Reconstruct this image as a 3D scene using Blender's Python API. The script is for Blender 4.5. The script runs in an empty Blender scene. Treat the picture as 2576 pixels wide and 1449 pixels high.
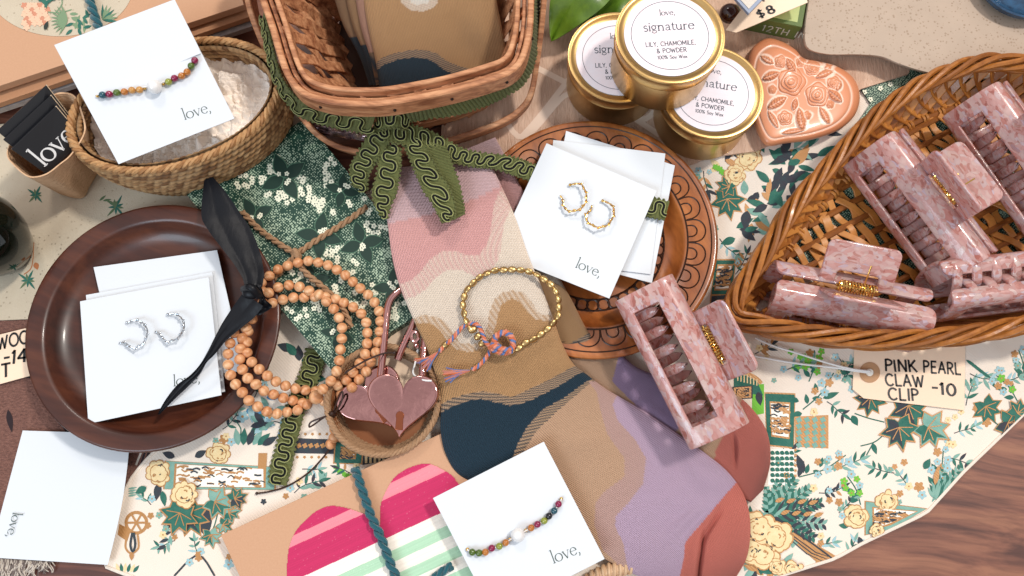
import bpy, math, random
import numpy as np
from mathutils import Vector, Matrix, noise
random.seed(7); np.random.seed(7)
SC = bpy.context.scene
COL = SC.collection
# ------------------------------------------------------------------ camera, light, exposure
TILT = math.radians(15.0); DIST = 0.44; FPX = 1909.0
CAM = Vector((0, -DIST*math.sin(TILT), DIST*math.cos(TILT)))
cd = bpy.data.cameras.new('camera'); cam = bpy.data.objects.new('camera', cd); COL.objects.link(cam)
cd.sensor_fit = 'HORIZONTAL'; cd.angle = 2*math.atan(1288/FPX); cd.clip_start = 0.01; cd.clip_end = 50
cam.location = CAM; cam.rotation_euler = (TILT, 0, 0); SC.camera = cam

world = bpy.data.worlds.new('World'); SC.world = world; world.use_nodes = True
wn = world.node_tree.nodes; wl = world.node_tree.links; wn.clear()
wo = wn.new('ShaderNodeOutputWorld'); wb = wn.new('ShaderNodeBackground'); wt = wn.new('ShaderNodeTexCoord')
ws = wn.new('ShaderNodeSeparateXYZ'); wr = wn.new('ShaderNodeValToRGB')
wl.new(wt.outputs['Generated'], ws.inputs[0])
wz = wn.new('ShaderNodeTexNoise'); wz.inputs['Scale'].default_value = 2.6; wz.inputs['Detail'].default_value = 3; wl.new(wt.outputs['Generated'], wz.inputs['Vector'])
wm = wn.new('ShaderNodeMath'); wm.operation = 'MULTIPLY_ADD'; wm.inputs[1].default_value = .34; wl.new(wz.outputs[0], wm.inputs[0])
wa = wn.new('ShaderNodeMath'); wa.operation = 'SUBTRACT'; wa.inputs[1].default_value = .17; wl.new(ws.outputs['Z'], wa.inputs[0]); wl.new(wa.outputs[0], wm.inputs[2]); wl.new(wm.outputs[0], wr.inputs[0])
wl.new(wr.outputs[0], wb.inputs[0]); wl.new(wb.outputs[0], wo.inputs[0])
e = wr.color_ramp.elements
e[0].position = 0.0; e[0].color = (.12, .10, .085, 1)
e[1].position = 1.0; e[1].color = (.42, .38, .40, 1)
k = e.new(.35); k.color = (.42, .37, .34, 1)
k = e.new(.70); k.color = (.62, .60, .61, 1)
k = e.new(.86); k.color = (.95, .93, .95, 1)
wb.inputs[1].default_value = 0.88

def area(name, loc, target, size, power, color, shape='DISK', sy=None):
    l = bpy.data.lights.new(name, 'AREA'); l.shape = shape; l.size = size
    if sy: l.size_y = sy
    l.energy = power; l.color = color
    o = bpy.data.objects.new(name, l); COL.objects.link(o); o.location = loc
    o.rotation_euler = (Vector(target)-Vector(loc)).to_track_quat('-Z', 'Y').to_euler()
    return o
area('ceiling_lamp', (1.12, 0.66, 2.15), (0.0, 0.0, 0), 0.24, 35.0, (1.0, .94, .86))
area('window_light', (-1.1, -1.25, 1.5), (0, 0, 0), 1.0, 21.0, (.70, .86, 1.0), 'RECTANGLE', 0.9)
area('far_lamp', (-0.35, 1.3, 1.5), (0, 0, 0), 0.35, 7.0, (1.0, .92, .84))
SC.view_settings.view_transform = 'Standard'; SC.view_settings.look = 'None'
SC.view_settings.gamma = 1.0; SC.view_settings.use_curve_mapping = False
SC.view_settings.exposure = 0.08
SC.render.engine = 'CYCLES'
SC.cycles.use_denoising = True
SC.cycles.max_bounces = 8; SC.cycles.caustics_reflective = False; SC.cycles.caustics_refractive = False

# ------------------------------------------------------------------ photo pixel -> place on the table
cT, sT = math.cos(TILT), math.sin(TILT)
def PV(X, Y, Z):
    """points seen at photo pixel (X, Y) (2576 wide) at height Z cm above the table, in metres"""
    X = np.asarray(X, float); Y = np.asarray(Y, float); Z = np.asarray(Z, float)/100
    dx = (X-1288)/FPX; dy = -(Y-724.5)/FPX
    wx = dx; wy = dy*cT + sT; wz = dy*sT - cT
    s = (Z-CAM.z)/wz
    out = np.stack(np.broadcast_arrays(CAM.x+wx*s, CAM.y+wy*s, Z), -1)
    return out
def P(x, y, z): return Vector(PV(x, y, z))
def Pplane(x, y, O, N):
    dx = (x-1288)/FPX; dy = -(y-724.5)/FPX
    d = Vector((dx, dy*cT+sT, dy*sT-cT)); return CAM + d*((O-CAM).dot(N)/d.dot(N))
def mpp(y, z):
    """metres per photo pixel there"""
    return (P(1288, y, z)-P(1289, y, z)).length
def S(r, g, b, k=1.0):
    f = lambda c: ((c/255+.055)/1.055)**2.4 if c > 10.3 else c/255/12.92
    return (f(r)*k, f(g)*k, f(b)*k, 1)
def crom(pts, n):
    a = np.asarray(pts, float); k = len(a)
    t = np.linspace(0, k-1, n); i = np.clip(t.astype(int), 0, k-2); f = (t-i)[:, None]
    p0 = a[np.clip(i-1, 0, k-1)]; p1 = a[i]; p2 = a[i+1]; p3 = a[np.clip(i+2, 0, k-1)]
    return .5*(2*p1+(p2-p0)*f+(2*p0-5*p1+4*p2-p3)*f*f+(3*p1-p0-3*p2+p3)*f**3)
def cromc(pts, n):
    a = np.asarray(pts, float); k = len(a)
    t = np.linspace(0, k, n, endpoint=False); i = t.astype(int); f = (t-i)[:, None]
    p0 = a[(i-1) % k]; p1 = a[i % k]; p2 = a[(i+1) % k]; p3 = a[(i+2) % k]
    return .5*(2*p1+(p2-p0)*f+(2*p0-5*p1+4*p2-p3)*f*f+(3*p1-p0-3*p2+p3)*f**3)
def even(path, step=None, n=None, closed=False):
    a = np.asarray(path, float)
    if closed: a = np.vstack([a, a[:1]])
    d = np.r_[0, np.cumsum(np.linalg.norm(np.diff(a, axis=0), axis=1))]
    if n is None: n = max(2, int(round(d[-1]/step))+(0 if closed else 1))
    q = np.linspace(0, d[-1], n, endpoint=not closed)
    return np.stack([np.interp(q, d, a[:, j]) for j in range(a.shape[1])], -1)
def inpoly(X, Y, poly):
    X = np.asarray(X); Y = np.asarray(Y); r = np.zeros(X.shape, bool); n = len(poly)
    for i in range(n):
        x0, y0 = poly[i]; x1, y1 = poly[(i+1) % n]
        if y0 == y1: continue
        c = ((y0 > Y) != (y1 > Y)) & (X < (x1-x0)*(Y-y0)/(y1-y0)+x0); r ^= c
    return r
def smooth_poly(pts, n=80): return [tuple(q) for q in cromc(pts, n)]
def loc_noise(x, y, z=0.0): return noise.noise(Vector((x, y, z)))

# ------------------------------------------------------------------ mesh builder and scene tags
ROOT = {}
class MB:
    def __init__(s): s.v = []; s.f = []; s.m = []; s.c = None; s.uv = None
    def add(s, vs, fs, mi=0):
        b = len(s.v); s.v += [tuple(q) for q in vs]
        for f in fs: s.f.append([b+i for i in f]); s.m.append(mi)
    def poly(s, pts, mi=0): s.add(pts, [list(range(len(pts)))], mi)
    def prism(s, top, thick, mi=0, down=(0, 0, -1)):
        n = len(top); d = Vector(down)*thick
        top = [Vector(p) for p in top]
        ar = sum((top[i].x*top[(i+1) % n].y-top[(i+1) % n].x*top[i].y) for i in range(n))
        if ar < 0: top = top[::-1]
        bot = [p+d for p in top]
        s.add(top+bot, [list(range(n)), list(range(2*n-1, n-1, -1))]+[[i, n+i, n+(i+1) % n, (i+1) % n] for i in range(n)], mi)
    def tube(s, path, r, n=8, closed=False, mi=0, caps=True, flat=1.0):
        p = np.asarray(path, float); m = len(p)
        r = np.broadcast_to(np.asarray(r, float), (m,))
        if closed: t = np.roll(p, -1, 0)-np.roll(p, 1, 0)
        else: t = np.gradient(p, axis=0)
        t /= np.maximum(np.linalg.norm(t, axis=1, keepdims=True), 1e-12)
        nrm = np.zeros_like(p); u = np.array([0, 0, 1.0])
        if abs(t[0] @ u) > .9: u = np.array([1.0, 0, 0])
        u = u-t[0]*(u @ t[0]); u /= np.linalg.norm(u); nrm[0] = u
        for i in range(1, m):
            u = u-t[i]*(u @ t[i]); l = np.linalg.norm(u)
            if l < 1e-6: u = np.cross(t[i], [0.3, .5, .8]); l = np.linalg.norm(u)
            u = u/l; nrm[i] = u
        bn = np.cross(t, nrm)
        a = np.linspace(0, 2*math.pi, n, endpoint=False)
        V = p[:, None]+r[:, None, None]*(np.cos(a)[None, :, None]*nrm[:, None]*flat+np.sin(a)[None, :, None]*bn[:, None])
        F = []
        for i in range(m if closed else m-1):
            i2 = (i+1) % m
            for j in range(n):
                j2 = (j+1) % n; F.append([i*n+j, i*n+j2, i2*n+j2, i2*n+j])
        if caps and not closed: F += [list(range(n-1, -1, -1)), [(m-1)*n+j for j in range(n)]]
        s.add(V.reshape(-1, 3), F, mi)
    def twist(s, path, R, r, strands=3, pitch=.01, closed=False, mi=0, n=6, step=None, mis=None):
        step = step or pitch/7
        p = even(path, step=step, closed=closed); m = len(p)
        t = (np.roll(p, -1, 0)-np.roll(p, 1, 0)) if closed else np.gradient(p, axis=0)
        t /= np.maximum(np.linalg.norm(t, axis=1, keepdims=True), 1e-12)
        up = np.array([0, 0, 1.0]); sd = np.cross(t, up); l = np.linalg.norm(sd, axis=1, keepdims=True)
        sd = np.where(l > .1, sd/np.maximum(l, 1e-6), np.array([[1.0, 0, 0]])); nn = np.cross(sd, t)
        turns = m*step/pitch
        if closed: turns = max(1, round(turns))
        for q in range(strands):
            ph = 2*math.pi*(q/strands+turns*np.arange(m)/m)
            s.tube(p+R*(np.cos(ph)[:, None]*sd+np.sin(ph)[:, None]*nn), r, n, closed, mis[q % len(mis)] if mis else mi)
    def sphere(s, c, r, seg=16, rings=10, mi=0, sc=(1, 1, 1), rot=None):
        V = []; F = []
        for i in range(rings+1):
            th = math.pi*i/rings
            for j in range(seg):
                ph = 2*math.pi*j/seg
                q = Vector((r*sc[0]*math.sin(th)*math.cos(ph), r*sc[1]*math.sin(th)*math.sin(ph), r*sc[2]*math.cos(th)))
                if rot: q = rot @ q
                V.append(Vector(c)+q)
        for i in range(rings):
            for j in range(seg): F.append([i*seg+j, (i+1)*seg+j, (i+1)*seg+(j+1) % seg, i*seg+(j+1) % seg])
        s.add(V, F, mi)
    def lathe(s, prof, c, n=64, mi=0, close=True):
        a = np.linspace(0, 2*math.pi, n, endpoint=False); V = []; F = []
        for r, z in prof:
            for q in a: V.append((c[0]+r*math.cos(q), c[1]+r*math.sin(q), c[2]+z))
        for i in range(len(prof)-1):
            for j in range(n): F.append([i*n+j, i*n+(j+1) % n, (i+1)*n+(j+1) % n, (i+1)*n+j])
        if close:
            F.append([j for j in range(n-1, -1, -1)]); F.append([(len(prof)-1)*n+j for j in range(n)])
        s.add(V, F, mi)
    def band(s, path, w, t, up=(0, 0, 1), closed=False, mi=0, inward=True):
        """flat splint: height w downward from path along up, thickness t to the side"""
        p = np.asarray(path, float); m = len(p)
        tg = (np.roll(p, -1, 0)-np.roll(p, 1, 0)) if closed else np.gradient(p, axis=0)
        tg /= np.linalg.norm(tg, axis=1, keepdims=True)
        u = np.broadcast_to(np.asarray(up, float), p.shape)
        sd = np.cross(tg, u); sd /= np.maximum(np.linalg.norm(sd, axis=1, keepdims=True), 1e-9)
        w = np.broadcast_to(np.asarray(w, float), (m,))[:, None]
        c = t*.18
        ring = [p-sd*(t/2-c), p-sd*t/2-u*c, p-sd*t/2-u*(w-c), p-sd*(t/2-c)-u*w, p+sd*(t/2-c)-u*w, p+sd*t/2-u*(w-c), p+sd*t/2-u*c, p+sd*(t/2-c)]
        V = np.stack(ring, 1).reshape(-1, 3); F = []
        for i in range(m if closed else m-1):
            i2 = (i+1) % m
            for j in range(8): F.append([i*8+j, i*8+(j+1) % 8, i2*8+(j+1) % 8, i2*8+j])
        if not closed: F += [list(range(7, -1, -1)), [(m-1)*8+j for j in range(8)]]
        s.add(V, F, mi)
    def strip(s, path, nrm, w, t, mi=0):
        """flat strip lying with face normal nrm (array), width w across, thickness t"""
        p = np.asarray(path, float); m = len(p); tg = np.gradient(p, axis=0)
        tg /= np.maximum(np.linalg.norm(tg, axis=1, keepdims=True), 1e-12)
        nrm = np.broadcast_to(np.asarray(nrm, float), p.shape)
        sd = np.cross(tg, nrm); sd /= np.maximum(np.linalg.norm(sd, axis=1, keepdims=True), 1e-9)
        n2 = np.cross(sd, tg)
        w = np.broadcast_to(np.asarray(w, float), (m,))[:, None]; c = t*.3
        ring = [p-sd*w/2+n2*(t/2-c), p-sd*(w/2-c)+n2*t/2, p+sd*(w/2-c)+n2*t/2, p+sd*w/2+n2*(t/2-c),
                p+sd*w/2-n2*(t/2-c), p+sd*(w/2-c)-n2*t/2, p-sd*(w/2-c)-n2*t/2, p-sd*w/2-n2*(t/2-c)]
        V = np.stack(ring, 1).reshape(-1, 3); F = []
        for i in range(m-1):
            for j in range(8): F.append([i*8+j, i*8+(j+1) % 8, (i+1)*8+(j+1) % 8, (i+1)*8+j])
        F += [list(range(8)), [(m-1)*8+j for j in range(7, -1, -1)]]
        s.add(V, F, mi)
    def grid(s, W, mi=0, closed_u=False, colors=None, uv=None):
        nv, nu = W.shape[:2]; F = []
        for i in range(nv-1):
            for j in range(nu if closed_u else nu-1):
                j2 = (j+1) % nu; F.append([i*nu+j, i*nu+j2, (i+1)*nu+j2, (i+1)*nu+j])
        b = len(s.v); s.add(W.reshape(-1, 3), F, mi)
        if colors is not None:
            if s.c is None: s.c = {}
            s.c[b] = np.asarray(colors, float).reshape(-1, 3)
        if uv is not None:
            if s.uv is None: s.uv = {}
            s.uv[b] = np.asarray(uv, float).reshape(-1, 2)
    def build(s, name, mats, parent=None, smooth=True, angle=40, bevel=None):
        if not isinstance(mats, (list, tuple)): mats = [mats]
        off = ROOT[parent.name] if parent is not None else Vector((0, 0, 0))
        va = np.asarray(s.v, float)-np.array(off)
        own = off
        me = bpy.data.meshes.new(name); me.from_pydata(va.tolist(), [], s.f)
        for m in mats: me.materials.append(m)
        me.polygons.foreach_set('material_index', s.m)
        me.polygons.foreach_set('use_smooth', [smooth]*len(s.f))
        if s.c is not None:
            ca = np.ones((len(s.v), 4))
            for b, c in s.c.items(): ca[b:b+len(c), :3] = c
            at = me.color_attributes.new('pattern', 'FLOAT_COLOR', 'POINT'); at.data.foreach_set('color', ca.reshape(-1))
        if s.uv is not None:
            ua = np.zeros((len(s.v), 2))
            for b, c in s.uv.items(): ua[b:b+len(c)] = c
            li = np.zeros(len(me.loops), int); me.loops.foreach_get('vertex_index', li)
            l = me.uv_layers.new(name='UVMap'); l.data.foreach_set('uv', ua[li].reshape(-1))
        me.update()
        if smooth:
            try: me.set_sharp_from_angle(angle=math.radians(angle))
            except Exception: pass
        o = bpy.data.objects.new(name, me); COL.objects.link(o)
        if parent is not None: o.parent = parent
        ROOT[o.name] = Vector(own)
        if bevel:
            b = o.modifiers.new('edge', 'BEVEL'); b.width = bevel; b.segments = 2; b.limit_method = 'ANGLE'; b.angle_limit = math.radians(35)
        return o
def tag(o, label=None, cat=None, group=None, kind=None):
    if label: o['label'] = label
    if cat: o['category'] = cat
    if group: o['group'] = group
    if kind: o['kind'] = kind
    return o
def thing(name, label, cat, loc, group=None):
    o = bpy.data.objects.new(name, None); COL.objects.link(o); o.location = loc; o.empty_display_size = .01
    ROOT[o.name] = Vector(loc); return tag(o, label, cat, group)
def copy_tree(o, parent=None):
    c = o.copy(); COL.objects.link(c); c.parent = parent
    ROOT[c.name] = ROOT[o.name]
    for ch in list(o.children): copy_tree(ch, c)
    return c

# ------------------------------------------------------------------ materials
def M(name, col, rough=.6, metal=0.0, spec=.5, coat=0.0, sheen=0.0, trans=0.0, var=None, bump=None, attr=False, stretch=(1, 1, 1), sss=0.0, emit=None, uvbump=None):
    m = bpy.data.materials.new(name); m.use_nodes = True; nt = m.node_tree; N = nt.nodes; L = nt.links
    b = N['Principled BSDF']; b.inputs['Base Color'].default_value = col
    b.inputs['Roughness'].default_value = rough; b.inputs['Metallic'].default_value = metal
    b.inputs['Specular IOR Level'].default_value = spec; b.inputs['Coat Weight'].default_value = coat
    b.inputs['Coat Roughness'].default_value = .12
    b.inputs['Sheen Weight'].default_value = sheen; b.inputs['Transmission Weight'].default_value = trans
    if sss: b.inputs['Subsurface Weight'].default_value = sss; b.inputs['Subsurface Radius'].default_value = (.004, .002, .0015); b.inputs['Subsurface Scale'].default_value = 1.0
    tc = N.new('ShaderNodeTexCoord'); mp = N.new('ShaderNodeMapping'); L.new(tc.outputs['Object'], mp.inputs[0]); mp.inputs['Scale'].default_value = stretch
    base = None
    if attr:
        a = N.new('ShaderNodeAttribute'); a.attribute_name = 'pattern'; base = a.outputs['Color']
    if var:
        # (scale, amount, second colour)
        nz = N.new('ShaderNodeTexNoise'); nz.inputs['Scale'].default_value = var[0]; nz.inputs['Detail'].default_value = 6; nz.inputs['Roughness'].default_value = .65
        L.new(mp.outputs[0], nz.inputs['Vector'])
        mr = N.new('ShaderNodeMapRange'); mr.inputs['From Min'].default_value = .35; mr.inputs['From Max'].default_value = .68
        mr.inputs['To Max'].default_value = var[1]; L.new(nz.outputs[0], mr.inputs['Value'])
        mx = N.new('ShaderNodeMix'); mx.data_type = 'RGBA'; L.new(mr.outputs[0], mx.inputs['Factor'])
        if base is not None: L.new(base, mx.inputs['A'])
        else: mx.inputs['A'].default_value = col
        if len(var) > 3: mx.blend_type = var[3]
        mx.inputs['B'].default_value = var[2]; base = mx.outputs['Result']
    if base is not None: L.new(base, b.inputs['Base Color'])
    if bump:
        kind, sc, dist = bump[:3]
        if kind == 'noise':
            t = N.new('ShaderNodeTexNoise'); t.inputs['Scale'].default_value = sc; t.inputs['Detail'].default_value = 4
        elif kind == 'voronoi':
            t = N.new('ShaderNodeTexVoronoi'); t.inputs['Scale'].default_value = sc
        else:
            t = N.new('ShaderNodeTexWave'); t.inputs['Scale'].default_value = sc; t.inputs['Distortion'].default_value = bump[3] if len(bump) > 3 else 1.0; t.inputs['Detail'].default_value = 2
            t.bands_direction = kind[-1].upper() if kind[-1] in 'xyz' else 'X'
        L.new(mp.outputs[0], t.inputs['Vector'])
        bp = N.new('ShaderNodeBump'); bp.inputs['Strength'].default_value = 1.0; bp.inputs['Distance'].default_value = dist
        L.new(t.outputs[0], bp.inputs['Height']); L.new(bp.outputs[0], b.inputs['Normal'])
    if uvbump:
        # ribs from the UV map: (count across, count along, depth)
        w1 = N.new('ShaderNodeTexWave'); w1.bands_direction = 'X'; w1.inputs['Scale'].default_value = uvbump[0]*.314
        L.new(tc.outputs['UV'], w1.inputs['Vector'])
        w2 = N.new('ShaderNodeTexWave'); w2.bands_direction = 'Y'; w2.inputs['Scale'].default_value = uvbump[1]*.314
        L.new(tc.outputs['UV'], w2.inputs['Vector'])
        ad = N.new('ShaderNodeMath'); ad.operation = 'MULTIPLY_ADD'; ad.inputs[1].default_value = .45
        L.new(w2.outputs[1], ad.inputs[0]); L.new(w1.outputs[1], ad.inputs[2])
        bp = N.new('ShaderNodeBump'); bp.inputs['Strength'].default_value = 1; bp.inputs['Distance'].default_value = uvbump[2]
        L.new(ad.outputs[0], bp.inputs['Height']); L.new(bp.outputs[0], b.inputs['Normal'])
        mrr = N.new('ShaderNodeMapRange'); mrr.inputs['To Min'].default_value = .84; mrr.inputs['To Max'].default_value = 1.10; mrr.inputs['From Max'].default_value = 1.3; L.new(ad.outputs[0], mrr.inputs['Value'])  # knit rib pattern with its shading put into the base colour, thread gaps darker
        mx2 = N.new('ShaderNodeMix'); mx2.data_type = 'RGBA'; mx2.blend_type = 'MULTIPLY'; mx2.inputs['Factor'].default_value = 1.0; L.new(base, mx2.inputs['A']); L.new(mrr.outputs[0], mx2.inputs['B']); L.new(mx2.outputs['Result'], b.inputs['Base Color'])
    return m
def nodes(m): return m.node_tree.nodes, m.node_tree.links, m.node_tree.nodes['Principled BSDF']

m_card = M('card_stock', (.71, .745, .785, 1), .55, var=(300, .04, (.70, .70, .72, 1)), bump=('noise', 2500, .00004))
m_ink = M('grey_green_ink', S(78, 92, 86), .6)
m_black = M('marker_ink', (.012, .012, .014, 1), .5)
m_kraft = M('kraft_paper', S(206, 160, 126, .95), .75, var=(900, .25, S(180, 132, 100)), bump=('noise', 1500, .00005))
m_kraft2 = M('kraft_paper_deep', S(198, 146, 108, .9), .75, var=(900, .25, S(170, 120, 86)))
m_tag = M('manila_card', S(250, 222, 194, .98), .7, var=(600, .15, S(236, 205, 174)))
m_gold = M('gold_tin', S(210, 174, 116), .33, 1.0, var=(2500, .2, S(186, 142, 74)))
m_brass = M('brass', S(208, 176, 120), .34, 1.0, var=(300, .4, S(140, 106, 60)))
m_gold2 = M('polished_gold', S(235, 190, 110), .12, 1.0)
m_silver = M('polished_silver', S(205, 210, 215), .12, 1.0)
m_rose = M('rose_gold_plate', S(218, 164, 158), .07, 1.0, var=(140, .25, S(184, 132, 134)), bump=('noise', 90, .0003))
m_rosedk = M('rose_gold_recess', S(168, 100, 72), .3, 1.0)
m_satin = M('black_satin', (.006, .007, .010, 1), .42, spec=.25, bump=('noise', 150, .0003), stretch=(1.6, .7, 1))
m_jute = M('jute', S(176, 138, 104), .9, var=(1500, .5, S(120, 88, 62)), bump=('noise', 3000, .0002))
m_teal = M('teal_yarn', S(0, 92, 104), .9, sheen=.5, var=(2500, .5, S(0, 60, 76)), bump=('noise', 3500, .0003))
m_brown_cord = M('brown_cord', S(52, 30, 22), .5)
m_white_cord = M('white_string', S(236, 234, 232), .7)
m_terr = M('terracotta', S(206, 132, 92), .38, attr=True, coat=.15)
m_slab = M('speckled_clay', S(196, 170, 146, .92), .6)
m_leaf = M('leaf_green', S(112, 146, 40), .35, var=(45, .8, S(24, 62, 12)), coat=.2)
def ramp(N, stops):
    r = N.new('ShaderNodeValToRGB'); el = r.color_ramp.elements
    el[0].position, el[0].color = stops[0]; el[1].position, el[1].color = stops[-1]
    for p, c in stops[1:-1]:
        q = el.new(p); q.color = c
    return r
def mix(N, L, fac, a, b, mode='MIX'):
    x = N.new('ShaderNodeMix'); x.data_type = 'RGBA'; x.blend_type = mode
    for key, val in (('Factor', fac), ('A', a), ('B', b)):
        if hasattr(val, 'is_output'): L.new(val, x.inputs[key])
        else: x.inputs[key].default_value = val
    return x.outputs['Result']
def wood(name, c1, c2, c3, stretch=(6, 90, 90), rough=.35, coat=.3, rot=0.0, fine=6.0, lo=.34, hi=.66):
    m = M(name, c1, rough, coat=coat); N, L, b = nodes(m)
    tc = N.new('ShaderNodeTexCoord'); mp = N.new('ShaderNodeMapping'); mp.inputs['Rotation'].default_value = (0, 0, rot); L.new(tc.outputs['Object'], mp.inputs[0])
    wz = N.new('ShaderNodeTexNoise'); wz.inputs['Scale'].default_value = 9; L.new(mp.outputs[0], wz.inputs['Vector'])
    ad = N.new('ShaderNodeVectorMath'); ad.operation = 'MULTIPLY_ADD'; ad.inputs[1].default_value = (.03, .03, .03); L.new(wz.outputs['Color'], ad.inputs[0]); L.new(mp.outputs[0], ad.inputs[2])
    m2 = N.new('ShaderNodeVectorMath'); m2.operation = 'MULTIPLY'; m2.inputs[1].default_value = stretch; L.new(ad.outputs[0], m2.inputs[0])
    nz = N.new('ShaderNodeTexNoise'); nz.inputs['Scale'].default_value = 1.0; nz.inputs['Detail'].default_value = 5; nz.inputs['Roughness'].default_value = .55; L.new(m2.outputs[0], nz.inputs['Vector'])
    n2 = N.new('ShaderNodeTexNoise'); n2.inputs['Scale'].default_value = fine; n2.inputs['Detail'].default_value = 4; L.new(m2.outputs[0], n2.inputs['Vector'])
    r = ramp(N, [(lo, c3), (.5, c1), (hi, c2)]); L.new(nz.outputs[0], r.inputs[0])
    r2 = ramp(N, [(.3, (.72, .70, .69, 1)), (.6, (1.04, 1.04, 1.04, 1))]); L.new(n2.outputs[0], r2.inputs[0])
    L.new(mix(N, L, .75, r.outputs[0], r2.outputs[0], 'MULTIPLY'), b.inputs['Base Color'])
    return m
m_table = wood('table_wood', S(124, 77, 60), S(144, 95, 72), S(84, 48, 40), stretch=(6, 120, 120), rough=.5, coat=.08, rot=.10, fine=4, lo=.36, hi=.64)
m_walnut = wood('dark_walnut', S(70, 33, 22), S(92, 48, 30), S(48, 22, 15), stretch=(7, 60, 60), rough=.38, coat=.18, rot=.25, fine=5)
m_carved = wood('carved_wood', S(162, 92, 42), S(184, 112, 56), S(120, 62, 26), stretch=(20, 60, 60), rough=.3, coat=.35, rot=1.2, fine=5)
m_splint = wood('splint_wood', S(190, 130, 90), S(212, 156, 114), S(146, 90, 58), stretch=(34, 220, 220), rough=.6, coat=.0, fine=4)
m_burn = M('burnt_line', S(52, 26, 12), .4)
m_wicker = M('honey_wicker', S(178, 112, 48), .38, var=(220, .75, S(128, 70, 26)), coat=.15, bump=('noise', 500, .0002))
m_cane = M('flat_cane', S(206, 140, 68), .45, var=(160, .6, S(168, 102, 42)), bump=('noise', 900, .0001))
m_wickdk = M('wicker_rod', S(150, 90, 38), .42, var=(200, .6, S(108, 60, 22)))
m_seagrass = M('seagrass', S(190, 148, 100), .7, attr=True, var=(700, .35, S(120, 84, 48), 'MULTIPLY'))
m_tissue = M('tissue_paper', S(252, 241, 230), .65)
m_pale_wick = M('pale_wicker', S(214, 180, 144), .6, var=(300, .6, S(170, 130, 92)))

# pink pearl acetate: chips of several pinks, part clear
def acetate():
    m = M('pink_pearl_acetate', S(220, 160, 160), .14, coat=.7, trans=.30); N, L, b = nodes(m)
    b.inputs['IOR'].default_value = 1.40
    tc = N.new('ShaderNodeTexCoord'); mp = N.new('ShaderNodeMapping'); L.new(tc.outputs['Object'], mp.inputs[0]); mp.inputs['Scale'].default_value = (.8, 1.5, 1.3); mp.inputs['Rotation'].default_value = (.3, .2, .7)
    nz = N.new('ShaderNodeTexNoise'); nz.inputs['Scale'].default_value = 120; nz.inputs['Detail'].default_value = 2; L.new(mp.outputs[0], nz.inputs['Vector'])
    ad = N.new('ShaderNodeVectorMath'); ad.operation = 'MULTIPLY_ADD'; ad.inputs[1].default_value = (.009, .009, .009)
    L.new(nz.outputs['Color'], ad.inputs[0]); L.new(mp.outputs[0], ad.inputs[2])
    def cells(sc):
        v = N.new('ShaderNodeTexVoronoi'); v.inputs['Scale'].default_value = sc; L.new(ad.outputs[0], v.inputs['Vector'])
        s = N.new('ShaderNodeSeparateColor'); L.new(v.outputs['Color'], s.inputs[0]); return s, v
    (s1, v1), (s2, v2) = cells(330), cells(480)
    r = ramp(N, [(0.0, S(232, 172, 162)), (.3, S(246, 206, 200)), (.55, S(250, 222, 218)), (.8, S(252, 238, 232)), (1.0, S(238, 230, 248))])
    L.new(s1.outputs[0], r.inputs[0])
    r2 = ramp(N, [(0.0, S(184, 118, 98)), (.10, S(220, 172, 156)), (.14, (1, 1, 1, 1)), (1, (1, 1, 1, 1))]); L.new(s2.outputs[0], r2.inputs[0])
    c = mix(N, L, .6, mix(N, L, .5, r.outputs[0], S(254, 236, 230), 'MULTIPLY'), r2.outputs[0], 'MULTIPLY')
    r4 = ramp(N, [(.0, (1, 1, 1, 1)), (.6, S(238, 226, 228))]); L.new(v1.outputs['Distance'], r4.inputs[0])
    L.new(mix(N, L, .6, c, r4.outputs[0], 'MULTIPLY'), b.inputs['Base Color'])
    rr = N.new('ShaderNodeMapRange'); rr.inputs['To Min'].default_value = .06; rr.inputs['To Max'].default_value = .30; L.new(s1.outputs[2], rr.inputs['Value']); L.new(rr.outputs[0], b.inputs['Roughness'])
    bp = N.new('ShaderNodeBump'); bp.inputs['Distance'].default_value = .0007; L.new(s1.outputs[1], bp.inputs['Height']); bp.inputs['Strength'].default_value = .5
    L.new(bp.outputs[0], b.inputs['Normal'])
    tr = N.new('ShaderNodeBsdfTranslucent'); L.new(b.inputs['Base Color'].links[0].from_socket, tr.inputs['Color']); ms = N.new('ShaderNodeMixShader'); ms.inputs[0].default_value = .28
    L.new(b.outputs[0], ms.inputs[1]); L.new(tr.outputs[0], ms.inputs[2]); L.new(ms.outputs[0], N['Material Output'].inputs['Surface'])
    return m
m_pink = acetate()
# speckled clay
N, L, b = nodes(m_slab)
v = N.new('ShaderNodeTexVoronoi'); v.inputs['Scale'].default_value = 560; tc = N.new('ShaderNodeTexCoord'); L.new(tc.outputs['Object'], v.inputs['Vector'])
sp = N.new('ShaderNodeSeparateColor'); L.new(v.outputs['Color'], sp.inputs[0])
th = N.new('ShaderNodeMath'); th.operation = 'MULTIPLY'; th.inputs[1].default_value = .42; L.new(sp.outputs[0], th.inputs[0])
lt = N.new('ShaderNodeMath'); lt.operation = 'LESS_THAN'; L.new(v.outputs['Distance'], lt.inputs[0]); L.new(th.outputs[0], lt.inputs[1])
nz = N.new('ShaderNodeTexNoise'); nz.inputs['Scale'].default_value = 60; nz.inputs['Detail'].default_value = 5; L.new(tc.outputs['Object'], nz.inputs['Vector'])
base = mix(N, L, nz.outputs[0], S(176, 156, 138, .92), S(194, 172, 152, .92))
gt = N.new('ShaderNodeMath'); gt.operation = 'MULTIPLY'; gt.inputs[1].default_value = .55; L.new(lt.outputs[0], gt.inputs[0])
L.new(mix(N, L, gt.outputs[0], base, S(134, 108, 84)), b.inputs['Base Color'])
bp = N.new('ShaderNodeBump'); bp.inputs['Distance'].default_value = .0004; L.new(nz.outputs[0], bp.inputs['Height']); L.new(bp.outputs[0], b.inputs['Normal'])
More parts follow.
